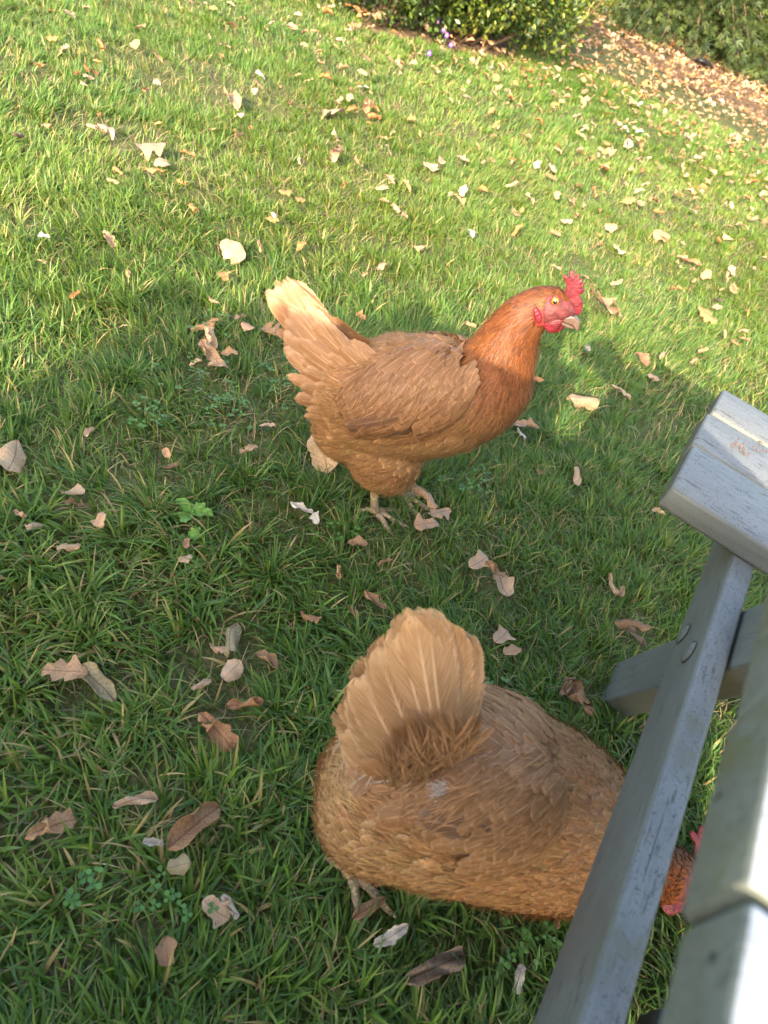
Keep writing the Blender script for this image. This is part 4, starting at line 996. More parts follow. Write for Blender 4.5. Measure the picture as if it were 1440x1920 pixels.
# ------------------------------------------------------------------ the pecking hen
def make_pecking():
    rump, head = at(640, 1440, .24), at(1285, 1640, .065); ax = unit([head[0] - rump[0], head[1] - rump[1], 0]); pn = np.array([ax[1], -ax[0], 0])
    PH = unit(pn * .55 + np.array([0, 0, .85]) - ax * .12)
    P0 = np.array([(rump[0] + head[0]) / 2, (rump[1] + head[1]) / 2, .15])
    keys = [(672, 1436, 62, .9), (704, 1452, 118, .92), (756, 1468, 162, .90), (830, 1484, 184, .90), (925, 1502, 188, .90), (1010, 1530, 176, .92), (1085, 1568, 142, .95), (1145, 1600, 98, 1.0),
            (1196, 1622, 66, 1.0), (1235, 1634, 54, .95), (1262, 1642, 54, .82), (1284, 1650, 47, .72), (1308, 1662, 33, .72), (1324, 1676, 18, .75)]
    def tone(k, low, p, full=False):
        c = lerp_tab(k, (0, 1.2, 3, 5.2, 6.4, 8.5, 12), (PALE * .95, TAN * 1.32, TAN * 1.28, TAN * 1.2, TAN * .9 + GING * .3, GING * 1.5, GING * 1.3))
        if not full: return (c,)
        L = float(lerp_tab(k, (0, 3, 5, 6.5, 8, 9.5, 12), [[.052], [.046], [.040], [.034], [.030], [.016], [.008]])[0])
        W = float(lerp_tab(k, (0, 3, 5, 6.5, 8, 9.5, 12), [[.026], [.024], [.020], [.013], [.008], [.005], [.004]])[0])
        fl = k < 3.4 and (low > -.15 or k < .9)
        if fl: c = c * .25 + FLUFF * np.array([1.0, 1.06, 1.12]); L = .038; W = .020
        return c, L, W, fl
    space = lambda k: float(lerp_tab(k, (0, 4, 6, 7.5, 9, 12), [[.0100], [.0100], [.0086], [.0062], [.0044], [.0034]])[0])
    def lumps(C, fwd, upv, pn):
        a = at_plane(752, 1478, P0, pn)
        return [(a + pn * s * .014 - upv * .022, (fwd, upv, pn), (.070, .074, .062)) for s in (1, -1)]
    def tail(P, H, C, fwd, upv, pn, bvh):
        back = unit(-fwd + .2 * upv)
        tp = [(864, 1232), (858, 1182), (834, 1146), (800, 1130), (766, 1134), (738, 1160), (718, 1182), (703, 1202), (688, 1222), (676, 1244), (664, 1268), (654, 1292), (646, 1318), (642, 1344)]
        fan(P, ((858, 1372), (742, 1445)), tp, P0, pn, .046, lambda t: PALE * np.array([1.22, 1.34, 1.30]) * (1.0 + .08 * t), roof=.12, spread=(.003, .030), camber=.16, jit=6, stag=.0020, far=.08, lean=.030)
        tp = [(822, 1262), (798, 1250), (774, 1248), (750, 1256), (730, 1270), (714, 1286), (700, 1304), (686, 1326), (676, 1348), (668, 1372), (664, 1396)]
        fan(P, ((852, 1385), (752, 1465)), tp, P0, pn, .030, lambda t: PALE * np.array([.95, 1.0, .95]) + TAN * .1, spread=(.013, .037), roof=.2, jit=9, stag=.0014, far=.08, lean=.024)
        tp = [(858, 1318), (836, 1304), (812, 1298), (788, 1300), (764, 1306), (742, 1318), (724, 1336), (710, 1358), (698, 1384), (690, 1412), (690, 1440)]
        fan(P, ((872, 1405), (785, 1490)), tp, P0, pn, .027, lambda t: TAN * .8 + PALE * .35, spread=(.021, .045), roof=.2, jit=11, stag=.0014, far=.08, lean=.016)
        # ruffled saddle: loose wispy plumes, thin enough to read as down
        for q_ in range(1500):
            q = at_plane(rng.normal(820, 75), rng.normal(1405, 42), P0 + pn * rng.uniform(-.03, .075), pn) + upv * .03
            h, hn, _, _ = bvh.find_nearest(Vector(q)); hn = np.array(hn); d = unit(-fwd + pn * rng.normal(0, .6) + upv * rng.uniform(.0, .8))
            col = (TAN if rng.random() < .6 else np.array((.36, .26, .17))) * rng.uniform(.75, 1.25)
            H.add(np.array(h), hn, d, rng.uniform(.018, .036), rng.uniform(.0012, .0026), np.clip(col, 0, 1), None, rng.uniform(.003, .016), .006, 0, .3, droop=.25, rows=3)
        for q_ in range(900):
            t = rng.random(); bx, by = 872 - 140 * t + rng.normal(0, 10), 1392 + 66 * t + rng.normal(0, 13)
            q = at_plane(bx, by, P0 + pn * rng.uniform(.015, .055), pn); d = unit(upv * rng.uniform(.2, 1) - fwd * rng.uniform(-.3, .9) + pn * rng.normal(.1, .35))
            H.add(q, pn, d, rng.uniform(.016, .040), rng.uniform(.0010, .0020), np.clip((TAN * .7 + PALE * rng.uniform(.1, .7)) * rng.uniform(.75, 1.3), 0, 1), None, .002, .004, 0, .3, droop=.3, rows=3)
        for q_ in range(190):
            q = at_plane(rng.normal(800, 62), rng.normal(1436, 20), P0 + pn * rng.uniform(.03, .07), pn)
            h, hn, _, _ = bvh.find_nearest(Vector(q)); hn = np.array(hn); d = unit(-fwd * rng.uniform(.3, 1) + upv * rng.uniform(.3, 1.0) + pn * rng.normal(0, .2))
            P.add(np.array(h), hn, d, rng.uniform(.026, .046), rng.uniform(.012, .019), np.clip((TAN * .75 + PALE * .3) * rng.uniform(.8, 1.25), 0, 1), bvh, rng.uniform(.003, .008), .005, .6, .25)
        for q_ in range(110):
            k = rng.uniform(1.6, 3.4); i = int(k); c = C[i] * (1 - k + i) + C[i + 1] * (k - i); q = c + upv * .13 + pn * rng.normal(0, .035)
            h, hn, _, _ = bvh.find_nearest(Vector(q)); hn = np.array(hn); d = unit(-fwd + pn * rng.normal(0, .45) + upv * rng.uniform(.0, .3))
            P.add(np.array(h), hn, d, rng.uniform(.022, .040), rng.uniform(.008, .016), np.clip(TAN * rng.uniform(.8, 1.2), 0, 1), bvh, rng.uniform(.004, .009), .005, .6, .3)
        for _ in range(170):
            q = at_plane(828, 1497, P0 + pn * .09, pn) + rng.normal(0, .0042, 3) * np.array([1.6, 1, 1]); h, hn, _, _ = bvh.find_nearest(Vector(q)); hn = np.array(hn)
            H.add(np.array(h) + hn * .004, hn, unit(-fwd + pn * rng.normal(0, .4)), rng.uniform(.008, .016), .0012, np.array((.50, .43, .36)) * rng.uniform(.8, 1.1), None, .010, .007, 0, rows=3)
    def wing(s, C, pn, hb):
        Pw = P0 + pn * .085; a, b = at_plane(1105, 1592, Pw, pn), at_plane(772, 1538, Pw, pn); sx = unit(b - a); c = (a + b) / 2 - pn * .085
        up = unit(np.cross(pn, sx)); up = up if up[2] > 0 else -up
        nn = unit(pn * s * .80 + up * .60); ur = unit(up - nn * (up @ nn))
        return c + pn * s * (hb - .004) + up * .004, sx, ur, nn, np.linalg.norm(b - a) * .5, .070, .016
    cfg = dict(base=(float(P0[0]), float(P0[1]), 0), lumps=lumps, tone=tone, space=space, count=7500, pn_head=PH, face=(at_plane(1274, 1654, P0, pn), .032), tail=tail, wing=wing, bare=11.5,
               wingcol=((.15, .078, .041), (.21, .104, .042), (.245, .126, .052)), wstr=800, sag=-.12)
    root, part, C, pn, bvh, fwd, upv = build_hen('brown hen pecking with raised tail fan, its head hidden under the grey beam', 'hens on the lawn', keys, P0, pn, cfg)
    head_parts(root, part, bvh, at_plane(1285, 1650, P0, pn), PH, px_map((1271, 1630), 1.46))
    foot = at(652, 1640, .010); h = P0 + pn * .035; hk = at_plane(640, 1560, foot, pn)
    build_leg(part, 'leg', hk, foot, ax + pn * .55, .0086, toes=((8, .064), (46, .048), (-42, .050), (176, .026)))
    f2 = foot - pn * .075 + ax * .01; build_leg(part, 'leg', f2 + np.array([-.01, 0, .09]), f2, ax, .0086)
    return root
make_pecking()

# ------------------------------------------------------------------ the picnic table
def board(name, L, Wd, T, origin, xdir, zdir, parent, mats, bevel=.004, taper=None, seed=0, trim=None):
    """a timber board: length along local X, width along Y, thickness along Z; origin = centre; mats = (upper face)"""
    r = np.random.default_rng(seed); bm = bmesh.new(); nx = 14
    for i in range(nx + 1):
        t = i / nx; x = (t - .5) * L; wv = 1 + .006 * math.sin(t * 9 + seed)
        for (yy, zz) in ((-1, -1), (1, -1), (1, 1), (-1, 1)):
            e = 0
            if taper and i == 0: e = taper[0] * yy
            if taper and i == nx: e = taper[1] * yy
            yv = yy * Wd / 2 * wv
            if trim and yy > 0: yv = max(Wd / 2 + trim[0] - trim[1] * (x + L / 2), -Wd / 2 + .004)
            bm.verts.new((x + e, yv, zz * T / 2))
    bm.verts.ensure_lookup_table()
    for i in range(nx):
        for k in range(4): bm.faces.new([bm.verts[j] for j in (i * 4 + k, i * 4 + (k + 1) % 4, i * 4 + 4 + (k + 1) % 4, i * 4 + 4 + k)])
    bm.faces.new([bm.verts[k] for k in (3, 2, 1, 0)]); bm.faces.new([bm.verts[nx * 4 + k] for k in range(4)])
    bmesh.ops.recalc_face_normals(bm, faces=bm.faces)
    ed = [e for e in bm.edges if e.calc_face_angle(0) > .5]
    bmesh.ops.bevel(bm, geom=ed, offset=bevel, segments=3, profile=.5, affect='EDGES')
    me = bpy.data.meshes.new(name); bm.to_mesh(me); bm.free()
    for mt in mats[:2]: me.materials.append(mt)
    me.materials.append(M_END if len(mats) < 3 else mats[2])
    X = unit(xdir); Z = unit(np.asarray(zdir) - X * (np.asarray(zdir) @ X)); Y = np.cross(Z, X)
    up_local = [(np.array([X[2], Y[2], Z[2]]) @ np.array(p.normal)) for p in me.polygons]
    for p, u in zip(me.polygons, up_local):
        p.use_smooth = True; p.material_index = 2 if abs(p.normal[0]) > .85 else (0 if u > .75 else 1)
    me.set_sharp_from_angle(angle=R_(40)) if hasattr(me, 'set_sharp_from_angle') else None
    o = bpy.data.objects.new(name, me); COL.objects.link(o); off = np.array(parent.location) if parent else np.zeros(3); o.parent = parent
    c = np.asarray(origin) - off
    o.matrix_basis = Matrix(((X[0], Y[0], Z[0], c[0]), (X[1], Y[1], Z[1], c[1]), (X[2], Y[2], Z[2], c[2]), (0, 0, 0, 1)))
    return o
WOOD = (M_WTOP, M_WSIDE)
Av = np.array([math.sin(R_(16.0)), math.cos(R_(16.0)), 0]); Bv = np.array([Av[1], -Av[0], 0]); Zv = np.array([0, 0, 1.0])
table = empty('picnic_table', (.95, -.15, 0)); tag(table, 'grey painted wooden picnic table with bench seat, beam and splayed leg, mossy top edge', 'picnic table')
# seat: three planks along Bv, ends cut along Av
SEAT_Z, ST = .45, .033
s0, s1 = at(1258, 912, SEAT_Z), at(1354, 728, SEAT_Z); sd = float((s1 - s0) @ Av); e0 = float(s0 @ Bv) * .5 + float(s1 @ Bv) * .5
seat = empty('bench_seat', (0, 0, 0)); 
seat.parent = table; seat.location = (0, 0, 0)
def seat_board(a0, a1, seed, dz=0.0, push=0.0):
    Lb = 1.55; c = Av * (float(s0 @ Av) + (a0 + a1) / 2) + Bv * (e0 + push + Lb / 2) + Zv * (SEAT_Z - ST / 2 + dz)
    o = board('seat_plank', Lb, a1 - a0, ST, c, Bv, Zv, table, WOOD, .005, seed=seed); return o
bpy.data.objects.remove(seat)
g1, g2 = sd * .385, sd * .72
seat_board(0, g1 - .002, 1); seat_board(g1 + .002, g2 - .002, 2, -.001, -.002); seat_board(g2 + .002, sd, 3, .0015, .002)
# long seat beam (vertical plank, top at seat underside)
BZ = SEAT_Z - ST - .001
b1, b2 = at(1377, 1033, BZ), at(1087, 1913, BZ); c1, c2 = at(1418, 1067, BZ), at(1177, 1913, BZ)
bw = abs(float(((c1 + c2) / 2 - (b1 + b2) / 2) @ Bv)); bxl = float(((b1 + b2) / 2) @ Bv); BH = .082
a_lo, a_hi = -.75, float(s0 @ Av) + sd * .72
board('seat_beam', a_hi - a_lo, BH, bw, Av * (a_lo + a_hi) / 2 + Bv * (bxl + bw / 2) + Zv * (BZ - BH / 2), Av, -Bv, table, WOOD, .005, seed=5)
# splayed leg bolted to the far side of the beam
lf = (at(1182, 1232, .02) + at(1144, 1299, .02)) / 2; LT = .042
foot_a = float(lf @ Av); top_a = foot_a - .42; lp = bxl + bw + .003 + LT / 2
pf = Av * foot_a + Bv * lp + Zv * (-.02); pt = Av * top_a + Bv * lp + Zv * .675; ld = unit(pt - pf); pt = pf + (pt - pf) * .83   # sawn off below the table top
board('table_leg', float(np.linalg.norm(pt - pf)), .088, LT, (pf + pt) / 2, ld, -Bv, table, (M_WSIDE, M_WSIDE), .004, seed=6)
pf2 = Av * (top_a - .85) + Bv * lp + Zv * (-.02); pt2 = Av * (top_a - .40) + Bv * lp + Zv * .675
board('table_leg', float(np.linalg.norm(pt2 - pf2)), .088, LT, (pf2 + pt2) / 2, unit(pt2 - pf2), -Bv, table, (M_WSIDE, M_WSIDE), .004, seed=7)
# two carriage bolts let into the beam
for (bx, by) in ((1281, 1188), (1292, 1222)):
    p = at_plane(bx, by, Bv * (bxl - .001), -Bv); V, Fq = ellipsoid(p, (-Bv, Av, Zv), (.003, .013, .0115), 20, 10)
    bo = mesh_obj('bolt', np.asarray(V) - np.array(table.location), Fq, M_WSIDE, table)
    ring = [p - Bv * .0004 + Av * math.cos(a) * .0140 + Zv * math.sin(a) * .0125 for a in np.linspace(0, 6.2832, 29)]
    V, Fq = tube(ring, [.0007] * 29, 6, up=Bv); mesh_obj('bolt_recess', np.asarray(V) - np.array(table.location), Fq, M_END, bo)
# table top: planks along Bv, ends along Av
TZ, TT = .72, .034
t0, t1 = at(1317, 1916, TZ), at(1436, 1545, TZ)
tx = float(((t0 + t1) / 2) @ Bv) + .002; jz = float(at(1368, 1653, TZ) @ Av); PW = .088
for i in range(-6, 2):
    a0 = jz + i * (PW + .003); Lb = {1: .262, 0: .48}.get(i, 1.5 if i < -1 else .95); push = .0 if i % 2 else .0015
    c = Av * (a0 + PW / 2 + .0025) + Bv * (tx - push + Lb / 2) + Zv * (TZ - TT / 2 + (.001 if i % 2 else 0))
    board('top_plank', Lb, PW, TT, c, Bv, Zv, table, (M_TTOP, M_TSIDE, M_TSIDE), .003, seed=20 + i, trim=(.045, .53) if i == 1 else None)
c = Av * (jz - .25) + Bv * (tx + .35) + Zv * (TZ - TT - .024); board('top_batten', .84, .045, .040, c, Av, Zv, table, (M_WSIDE, M_WSIDE), .003, seed=40)
c = at(1222, 1990, .37) + Bv * .20; board('cross_brace', .42, .06, .035, c, Bv, Zv, table, WOOD, .004, seed=41)

# crumbs of droppings on the seat
dp = [at(1388 + 7 * math.cos(i * 2.1) * (1 + i * .3) + (i % 5) * 6, 833 + (i % 5) * 4.5 + 3 * math.sin(i * 3.3), SEAT_Z) for i in range(16)] + [at(1385, 824, SEAT_Z)]
Vd, Fd = join([ellipsoid(p + np.array([0, 0, .001]), (np.array([1, 0, 0]), np.array([0, 1, 0]), Zv), (random.uniform(.001, .0028), random.uniform(.001, .0022), .0012), 8, 5) for p in dp])
tag(mesh_obj('seed_crumbs', Vd, Fd, mat_plain('crumbs', (.16, .09, .06), .8, .2)), 'small heap of dark seed crumbs on the sunlit seat plank', 'crumbs')

# ------------------------------------------------------------------ unseen behind the camera: benches added to shade the lawn, and a person
M_CHAIR = mat_wood('chair_wood', (0.30, 0.22, 0.14), (0.08, 0.05, 0.03), .3, .1)
def shade_caster(x0, x1, y, tops, label, knob=None):  # added unseen bench, back and knob outlined to cast the lawn shadow
    root = empty('shade_bench', ((x0 + x1) / 2, y - .25, 0)); tag(root, label, 'bench'); off = np.array(root.location)
    n = len(tops); wv = (x1 - x0) / n
    for i, h in enumerate(tops):
        board('back_board', h - .12, wv * .995, .022, (x0 + wv * (i + .5), y, .12 + (h - .12) / 2), (0, 0, 1), (0, 1, 0), root, (M_CHAIR, M_CHAIR), .003, seed=i)
    board('seat', x1 - x0, .42, .03, ((x0 + x1) / 2, y - .24, .42), (1, 0, 0), (0, 0, 1), root, (M_CHAIR, M_CHAIR), .004)
    for sx in (x0 + .03, x1 - .03):
        board('leg', .41, .05, .05, (sx, y - .42, .2), (0, 0, 1), (0, 1, 0), root, (M_CHAIR, M_CHAIR), .003); board('leg', .41, .05, .05, (sx, y - .045, .2), (0, 0, 1), (0, 1, 0), root, (M_CHAIR, M_CHAIR), .003)
    if knob:
        V, Fq = ellipsoid(np.array([knob[0], y, knob[1]]) - off, (np.array([1, 0, 0]), np.array([0, 1, 0]), Zv), (.05, .03, .05)); mesh_obj('finial', V, Fq, M_CHAIR, root)
CY = -.90
shade_caster(-.952, -.125, CY, [.99, 1.05, 1.08, 1.11, 1.14, 1.165, 1.185, 1.195, 1.19], 'high backed boarded shade caster added behind the camera, shaped for the arched shadow on the lawn', knob=(-.975, .985))
shade_caster(-.20, .35, CY - .03, [1.06] * 5, 'low boarded shade caster added behind the camera, beside the high backed one')

def person():
    root = empty('person', (.80, -.25, 0)); tag(root, 'person in a dark jacket at the picnic table reaching an arm out over the lawn', 'person'); off = np.array(root.location)
    J = {'pelvis': (.86, -.30, .50), 'chest': (.82, -.28, .82), 'neck': (.80, -.27, .98), 'sl': (.66, -.22, .92), 'el': (.40, -.20, .755), 'wl': (.10, -.15, .872), 'sr': (.97, -.32, .93), 'er': (1.05, -.20, .72), 'wr': (.90, .0, .74),
         'hl': (.78, -.30, .48), 'kl': (.74, .08, .50), 'al': (.76, .10, .08), 'tl': (.74, .22, .04), 'hr': (.95, -.30, .48), 'kr': (.98, .08, .50), 'ar': (.98, .10, .08), 'tr': (.97, .22, .04), 'head': (.79, -.25, 1.06), 'crown': (.79, -.25, 1.20)}
    rad = dict(pelvis=.13, chest=.13, neck=.05, sl=.065, el=.06, wl=.042, sr=.065, er=.05, wr=.033, hl=.09, kl=.06, al=.045, tl=.035, hr=.09, kr=.06, ar=.045, tr=.035, head=.085, crown=.07)
    E_ = [('pelvis', 'chest'), ('chest', 'neck'), ('chest', 'sl'), ('sl', 'el'), ('el', 'wl'), ('chest', 'sr'), ('sr', 'er'), ('er', 'wr'), ('pelvis', 'hl'), ('hl', 'kl'), ('kl', 'al'), ('al', 'tl'), ('pelvis', 'hr'), ('hr', 'kr'), ('kr', 'ar'), ('ar', 'tr'), ('neck', 'head'), ('head', 'crown')]
    nm = list(J); me = bpy.data.meshes.new('body'); me.from_pydata([tuple(np.array(J[k]) - off) for k in nm], [(nm.index(a), nm.index(b)) for a, b in E_], []); 
    o = bpy.data.objects.new('body', me); COL.objects.link(o); o.parent = root
    sk = o.modifiers.new('skin', 'SKIN'); sub = o.modifiers.new('sub', 'SUBSURF'); sub.levels = sub.render_levels = 2
    if not me.skin_vertices: me.skin_vertices.new()
    for i, k in enumerate(nm):
        sv = me.skin_vertices[0].data[i]; sv.radius = (rad[k], rad[k]); sv.use_root = (k == 'pelvis')
    me.materials.append(mat_plain('jacket_cloth', (.03, .04, .06), .85, .2))
    skin = mat_plain('skin', (.52, .30, .21), .5)
    # hand holding the camera: palm, four curled fingers and a thumb
    parts = [ellipsoid(np.array([.075, -.10, .885]) - off, (unit([-1, .5, .2]), unit([.2, .3, 1]), unit([.4, 1, -.3])), (.045, .040, .016))]
    for k in range(4):
        b = np.array([.045, -.075, .905 - k * .018]); L = (.9, 1, .95, .75)[k]
        q = catmull([b, b + np.array([-.030, .006, .004]) * L, b + np.array([-.050, -.010, .002]) * L, b + np.array([-.052, -.028, 0]) * L], 4); parts.append(tube(q - off, np.linspace(.009, .0065, len(q)), 8))
    q = catmull([np.array([.07, -.09, .92]), np.array([.045, -.085, .935]), np.array([.02, -.088, .928])], 4); parts.append(tube(q - off, np.linspace(.011, .008, len(q)), 8))
    mesh_obj('hand', *join(parts), skin, root)
    hv, hf = ellipsoid(np.array([.79, -.25, 1.13]) - off, (Zv, np.array([1, 0, 0]), np.array([0, 1, 0])), (.115, .088, .10)); mesh_obj('hair', hv, hf, mat_plain('hair', (.05, .03, .02), .6), root)
    return root
person()

# ------------------------------------------------------------------ shrubs, conifer and plants on the far edge
def leaf_cloud(n, centre, rad, size, aspect, cols, seed, squash=.5, shell=.55, hang=None, lo=None):
    """many small folded leaves through a lumpy volume"""
    r = np.random.default_rng(seed); V, Fq, C = [], [], []
    lob = [(r.normal(0, .45, 3) * np.array([1, 1, .8]), r.uniform(.35, .62)) for _ in range(14)]
    pts = []
    while len(pts) < n:
        l, q = lob[r.integers(len(lob))]; d = unit(r.normal(0, 1, 3)); rr = q * (shell + (1 - shell) * r.random()) ; p = l + d * rr
        if np.linalg.norm(p) > 1.25: continue
        w_ = np.asarray(centre) + p * np.asarray(rad)
        if w_[2] < .01: continue
        pts.append((w_, d))
    P = np.array([p[0] for p in pts]); D = np.array([p[1] for p in pts])
    ax = D + r.normal(0, .7, (n, 3)); 
    if hang is not None: ax = ax * .6 + np.asarray(hang)
    ax /= np.linalg.norm(ax, axis=1)[:, None]; nn = r.normal(0, 1, (n, 3)) + np.array([0, 0, .8]); sd = np.cross(ax, nn); sd /= np.linalg.norm(sd, axis=1)[:, None]; nn = np.cross(sd, ax)
    L = size * r.uniform(.6, 1.3, n)[:, None]; W = L * aspect
    V = np.stack([P, P + ax * L * .5 + sd * W * .5 + nn * L * .08, P + ax * L, P + ax * L * .5 - sd * W * .5 + nn * L * .08, P + ax * L * .5], 1).reshape(-1, 3)
    b = np.arange(n)[:, None] * 5; Fq = np.concatenate([b + np.array([[0, 1, 2, 4]]), b + np.array([[0, 4, 2, 3]])], 0)
    cols = np.array(cols); ci = r.integers(0, len(cols), n); C = np.repeat(cols[ci] * r.uniform(.65, 1.25, (n, 1)), 5, axis=0)
    return V, Fq, C, lob
def shrub(name, label, cat, group, centre, rad, n, size, aspect, cols, seed, mat=None, stem=(.12, .08, .05), hang=None):
    root = empty(name, (centre[0], centre[1], 0)); tag(root, label, cat, group); off = np.array([centre[0], centre[1], 0])
    V, Fq, C, lob = leaf_cloud(n, centre, rad, size, aspect, cols, seed, hang=hang)
    mesh_obj('foliage', V - off, Fq, mat or M_FOL, root, smooth=False, col=C)
    st = []
    for l, q in lob: 
        e = np.asarray(centre) + l * np.asarray(rad); b = np.array([centre[0], centre[1], 0]) + np.array([l[0] * rad[0], l[1] * rad[1], 0]) * .35
        st.append(tube(catmull([b, (b + e) / 2 + rng.normal(0, .03, 3), e], 4), np.linspace(.014, .004, 9), 6))
    v, f = join(st); mesh_obj('stems', np.array(v) - off, f, M_BARK, root)
    return root
BOX = [(.020, .040, .006), (.042, .078, .010), (.092, .125, .016), (.15, .165, .024)]
h1, h2, h3 = at(668, 44), at(830, 86), at(965, 92)
shrub('box_shrub', 'dark green box shrub with a shaded hollow, at the left end of the bed', 'shrub', 'shrubs along the far bed', (h1[0] + .05, h1[1] + .22, .30), (.55, .42, .46), 11000, .030, .62, BOX[:3], 1)
shrub('box_shrub', 'yellow green leafy shrub behind the purple flowers', 'shrub', 'shrubs along the far bed', (h2[0] + .0, h2[1] + .26, .32), (.62, .42, .48), 12000, .038, .5, BOX, 2)
shrub('box_shrub', 'bright small leaved shrub at the right end of the hedge', 'shrub', 'shrubs along the far bed', (h3[0] + .05, h3[1] + .28, .42), (.42, .40, .55), 11000, .028, .62, BOX[1:], 3)
y1 = at(1100, 25); shrub('euonymus_shrub', 'low yellow variegated shrub between the dry stalks and the conifer', 'shrub', None, (y1[0] + .1, y1[1] + .3, .20), (.45, .35, .26), 3500, .045, .5, [(.45, .42, .05), (.30, .34, .05), (.55, .50, .10)], 4)
# conifer: branches sweeping to the ground, clothed in needle sprays
def conifer(name, label, c, R, H, seed, nb=190):
    r = np.random.default_rng(seed); root = empty(name, (c[0], c[1], 0)); tag(root, label, 'conifer', 'conifers by the bed'); off = np.array([c[0], c[1], 0]); br, V, C = [], [], []
    br.append(tube([off, off + (0, 0, H * .5), off + (0, 0, H)], [.11, .07, .02], 8))
    for i in range(nb):
        z = H * (.04 + .9 * r.random() ** 1.5); a = r.uniform(0, 6.28); d = np.array([math.cos(a), math.sin(a), 0]); L = R * (1 - z / H * .85) * r.uniform(.72, 1.08)
        p = catmull([off + (0, 0, z), off + d * L * .55 + np.array([0, 0, z + .12 * L]), off + d * L + np.array([0, 0, max(.05, z - .22 * L)])], 8); br.append(tube(p, np.linspace(.016, .003, len(p)), 5))
        for q in p[3:]:
            for _ in range(26):
                t = r.normal(0, .085, 3) * np.array([1, 1, .6]); ax = unit(d * .9 + r.normal(0, .55, 3) + np.array([0, 0, -.35])); V.append((q + t, ax, r.uniform(.05, .11)))
    P = np.array([v[0] for v in V]); ax = np.array([v[1] for v in V]); L = np.array([v[2] for v in V])[:, None]; n = len(P); P[:, 2] = np.maximum(P[:, 2], .03)
    sd = np.cross(ax, r.normal(0, 1, (n, 3)) + np.array([0, 0, 1.2])); sd /= np.linalg.norm(sd, axis=1)[:, None]; W = L * .15
    tri = []; cc = []
    pal = np.array([(.020, .036, .008), (.038, .062, .012), (.070, .092, .020)]); ci = pal[r.integers(0, 3, n)] * r.uniform(.6, 1.3, (n, 1))
    # each spray: three slim leaflets
    for k, sp in enumerate((-.55, 0, .55)):
        a2 = ax + sd * sp; a2 /= np.linalg.norm(a2, axis=1)[:, None]; s2 = np.cross(np.cross(ax, sd), a2)
        l2 = L * (1 if sp == 0 else .72); tri.append(np.stack([P - s2 * W * .22, P + a2 * l2 * .5 - s2 * W * .36, P + a2 * l2, P + a2 * l2 * .5 + s2 * W * .36], 1).reshape(-1, 3)); cc.append(np.repeat(ci, 4, 0))
    Vv = np.vstack(tri); Fq = np.arange(len(Vv)).reshape(-1, 4)
    mesh_obj('foliage', Vv - off, Fq, M_NEEDLE, root, smooth=False, col=np.vstack(cc)); v, f = join(br); mesh_obj('trunk_and_branches', np.array(v) - off, f, M_BARK, root); return root
k1, k2 = at(1195, 88), at(1395, 145)
conifer('conifer', 'dark spreading conifer behind the leaf covered bed, left one of two', (k1[0] + .1, k1[1] + 1.35), 1.35, 3.0, 11)
conifer('conifer', 'lighter green drooping conifer reaching the right edge of the photo', (k2[0] + .35, k2[1] + .75), 1.35, 3.0, 12, 230)
# pansies
def pansy(c, seed):
    r = np.random.default_rng(seed); root = empty('pansy_flower', tuple(c[:2]) + (0,)); off = np.array([c[0], c[1], 0]); f = unit([-.1, -1, .45]); u = unit(np.cross(f, np.cross([0, 0, 1.0], f))); s = np.cross(u, f)
    pet = []
    for a, q in ((90, 1), (25, .9), (155, .9), (-50, 1.05), (230, 1.05)):
        a = R_(a); o2 = u * math.sin(a) * .012 + s * math.cos(a) * .012; pet.append(ellipsoid(c - off + o2 * .62 + f * .001 * q, (f, u, s), (.0025, .0085 * q, .0085 * q), 12, 6))
    mesh_obj('petals', *join(pet), M_PANSY, root); mesh_obj('flower_eye', *ellipsoid(c - off + f * .004, (f, u, s), (.002, .005, .005), 10, 6), M_YEL, root)
    mesh_obj('stem', *tube([np.zeros(3), (c - off) * .6, c - off], [.002, .002, .0018], 6), M_GSTEM, root); return root
M_PANSY = mat_plain('pansy_petal', (.055, .006, .12), .5); M_YEL = mat_plain('flower_yellow', (.75, .55, .02), .5); M_GSTEM = mat_plain('green_stem', (.09, .16, .03), .5)
for i, (x, y, l) in enumerate(((820, 42, 'uppermost purple pansy in front of the yellow green shrub'), (832, 56, 'purple pansy just below the uppermost one'), (838, 66, 'purple pansy in the middle of its stem row'), (846, 84, 'purple pansy set lowest on the right'), (805, 100, 'purple pansy near the ground, lowest on the left'))):
    b = at(x - 2, y + 38 - i * 4, 0); q = at_plane(x, y, b + np.array([0, -.03, 0]), np.array([0, 1.0, 0])); tag(pansy(q, i), l, 'flower', 'purple pansies')
# dry stalks
def stalks(c, seed):
    r = np.random.default_rng(seed); root = empty('dry_stalk_clump', (c[0], c[1], 0)); tag(root, 'clump of straw coloured dry stalks between hedge and conifer', 'dry stalks'); off = np.array([c[0], c[1], 0]); pr = []
    for _ in range(46):
        b = np.array([r.normal(0, .10), r.normal(0, .10), 0]); h = r.uniform(.25, .75); e = b + np.array([r.normal(0, .16), r.normal(0, .16), h]); pr.append(tube(catmull([b, (b + e) / 2 + r.normal(0, .02, 3), e], 4), np.linspace(.005, .002, 9), 5))
    v, f = join(pr); mesh_obj('stalks', np.array(v), f, mat_plain('straw', (.50, .36, .15), .7, .2), root)
s_ = at(1052, 40); stalks((s_[0], s_[1] + .15, 0), 5)
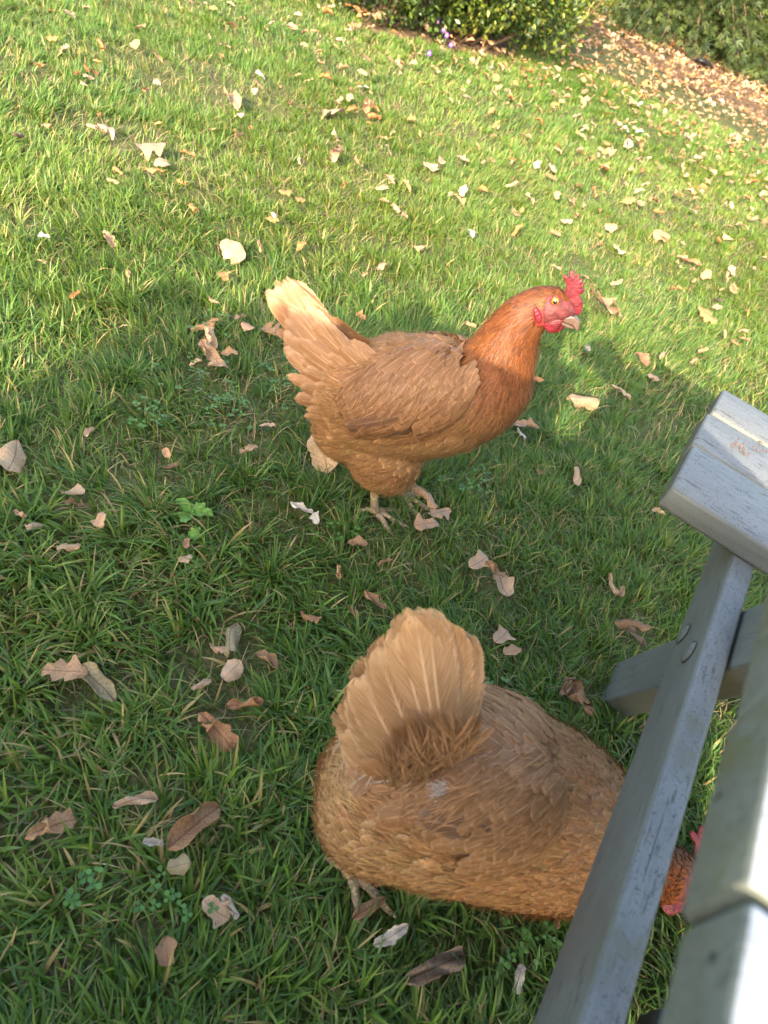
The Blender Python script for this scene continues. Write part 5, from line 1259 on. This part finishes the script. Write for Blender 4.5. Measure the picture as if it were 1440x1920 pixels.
# dark strip lying at the bed edge
d0, d1, d2 = at(1288, 112, .05), at(1318, 114, .10), at(1331, 128, .03)
root = empty('edging_strip', (float(d1[0]), float(d1[1]), 0)); tag(root, 'dark bent piece of edging strip lying on the leaf litter by the conifer', 'edging'); off = np.array([d1[0], d1[1], 0])
v, f = tube(catmull([d0 - off, (d0 * .4 + d1 * .6) - off + np.array([0, 0, .0]), d1 - off, d2 - off], 5), [.012] * 5 + [.03] * 6 + [.045] * 5, 8, .55); mesh_obj('strip', v, f, mat_plain('black_plastic', (.012, .012, .014), .45), root)
# dandelion rosette
def rosette(px, py, label, n=5, size=.05, seed=0):
    r = np.random.default_rng(seed); c = at(px, py, .02); root = empty('dandelion', (float(c[0]), float(c[1]), 0)); tag(root, label, 'weed', 'broad leaved weeds in the lawn')
    for i in range(n):
        V, Fq, uvs = leaf_mesh('oak' if i % 2 else 'beech', .25, seed=seed * 7 + i, ns=12); a = i * 6.28 / n + r.normal(0, .4); L = size * r.uniform(.7, 1.2)
        M = np.array(Matrix.Rotation(a, 3, 'Z') @ Matrix.Rotation(-.35, 3, 'Y')); V = ((V + np.array([.5, 0, 0])) * L) @ M.T + np.array([0, 0, .022])
        mesh_obj('leaf', V, Fq, M_FOL, root, col=np.repeat([np.array((.13, .26, .03)) * r.uniform(.8, 1.2)], len(V), 0))
rosette(356, 962, 'bright green dandelion leaves in the shaded lawn on the left', 4, .034, 1); rosette(352, 1008, 'small green leaf pair just below the bright dandelion', 3, .024, 2)
# clover
cv, cf, cc = [], [], []
for (cx, cy, k) in ((640, 1010, 10), (560, 700, 10), (390, 610, 10), (430, 760, 26), (270, 780, 14), (880, 900, 14), (970, 1790, 10), (1010, 1770, 8), (330, 1700, 9), (150, 1670, 8), (520, 720, 14), (360, 700, 10), (900, 1300, 8)):
    for _ in range(k):
        p = at(cx + random.gauss(0, 26), cy + random.gauss(0, 20), .03)
        for j in range(3):
            a = j * 2.094 + random.uniform(0, .5); d = np.array([math.cos(a), math.sin(a), .15]); s2 = np.array([-math.sin(a), math.cos(a), 0]); L = random.uniform(.005, .008); b = len(cv)
            z = p + np.array([0, 0, random.uniform(.004, .014)])
            cv += [z, z + d * L * .6 + s2 * L * .45, z + d * L * 1.05 + s2 * L * .25, z + d * L, z + d * L * 1.05 - s2 * L * .25, z + d * L * .6 - s2 * L * .45]; cf.append((b, b + 1, b + 2, b + 3, b + 4, b + 5)); cc += [np.array((.075, .165, .03)) * random.uniform(.7, 1.3)] * 6
tag(mesh_obj('clover', cv, cf, M_FOL, col=cc), 'patches of small green clover leaves', 'clover', kind='stuff')
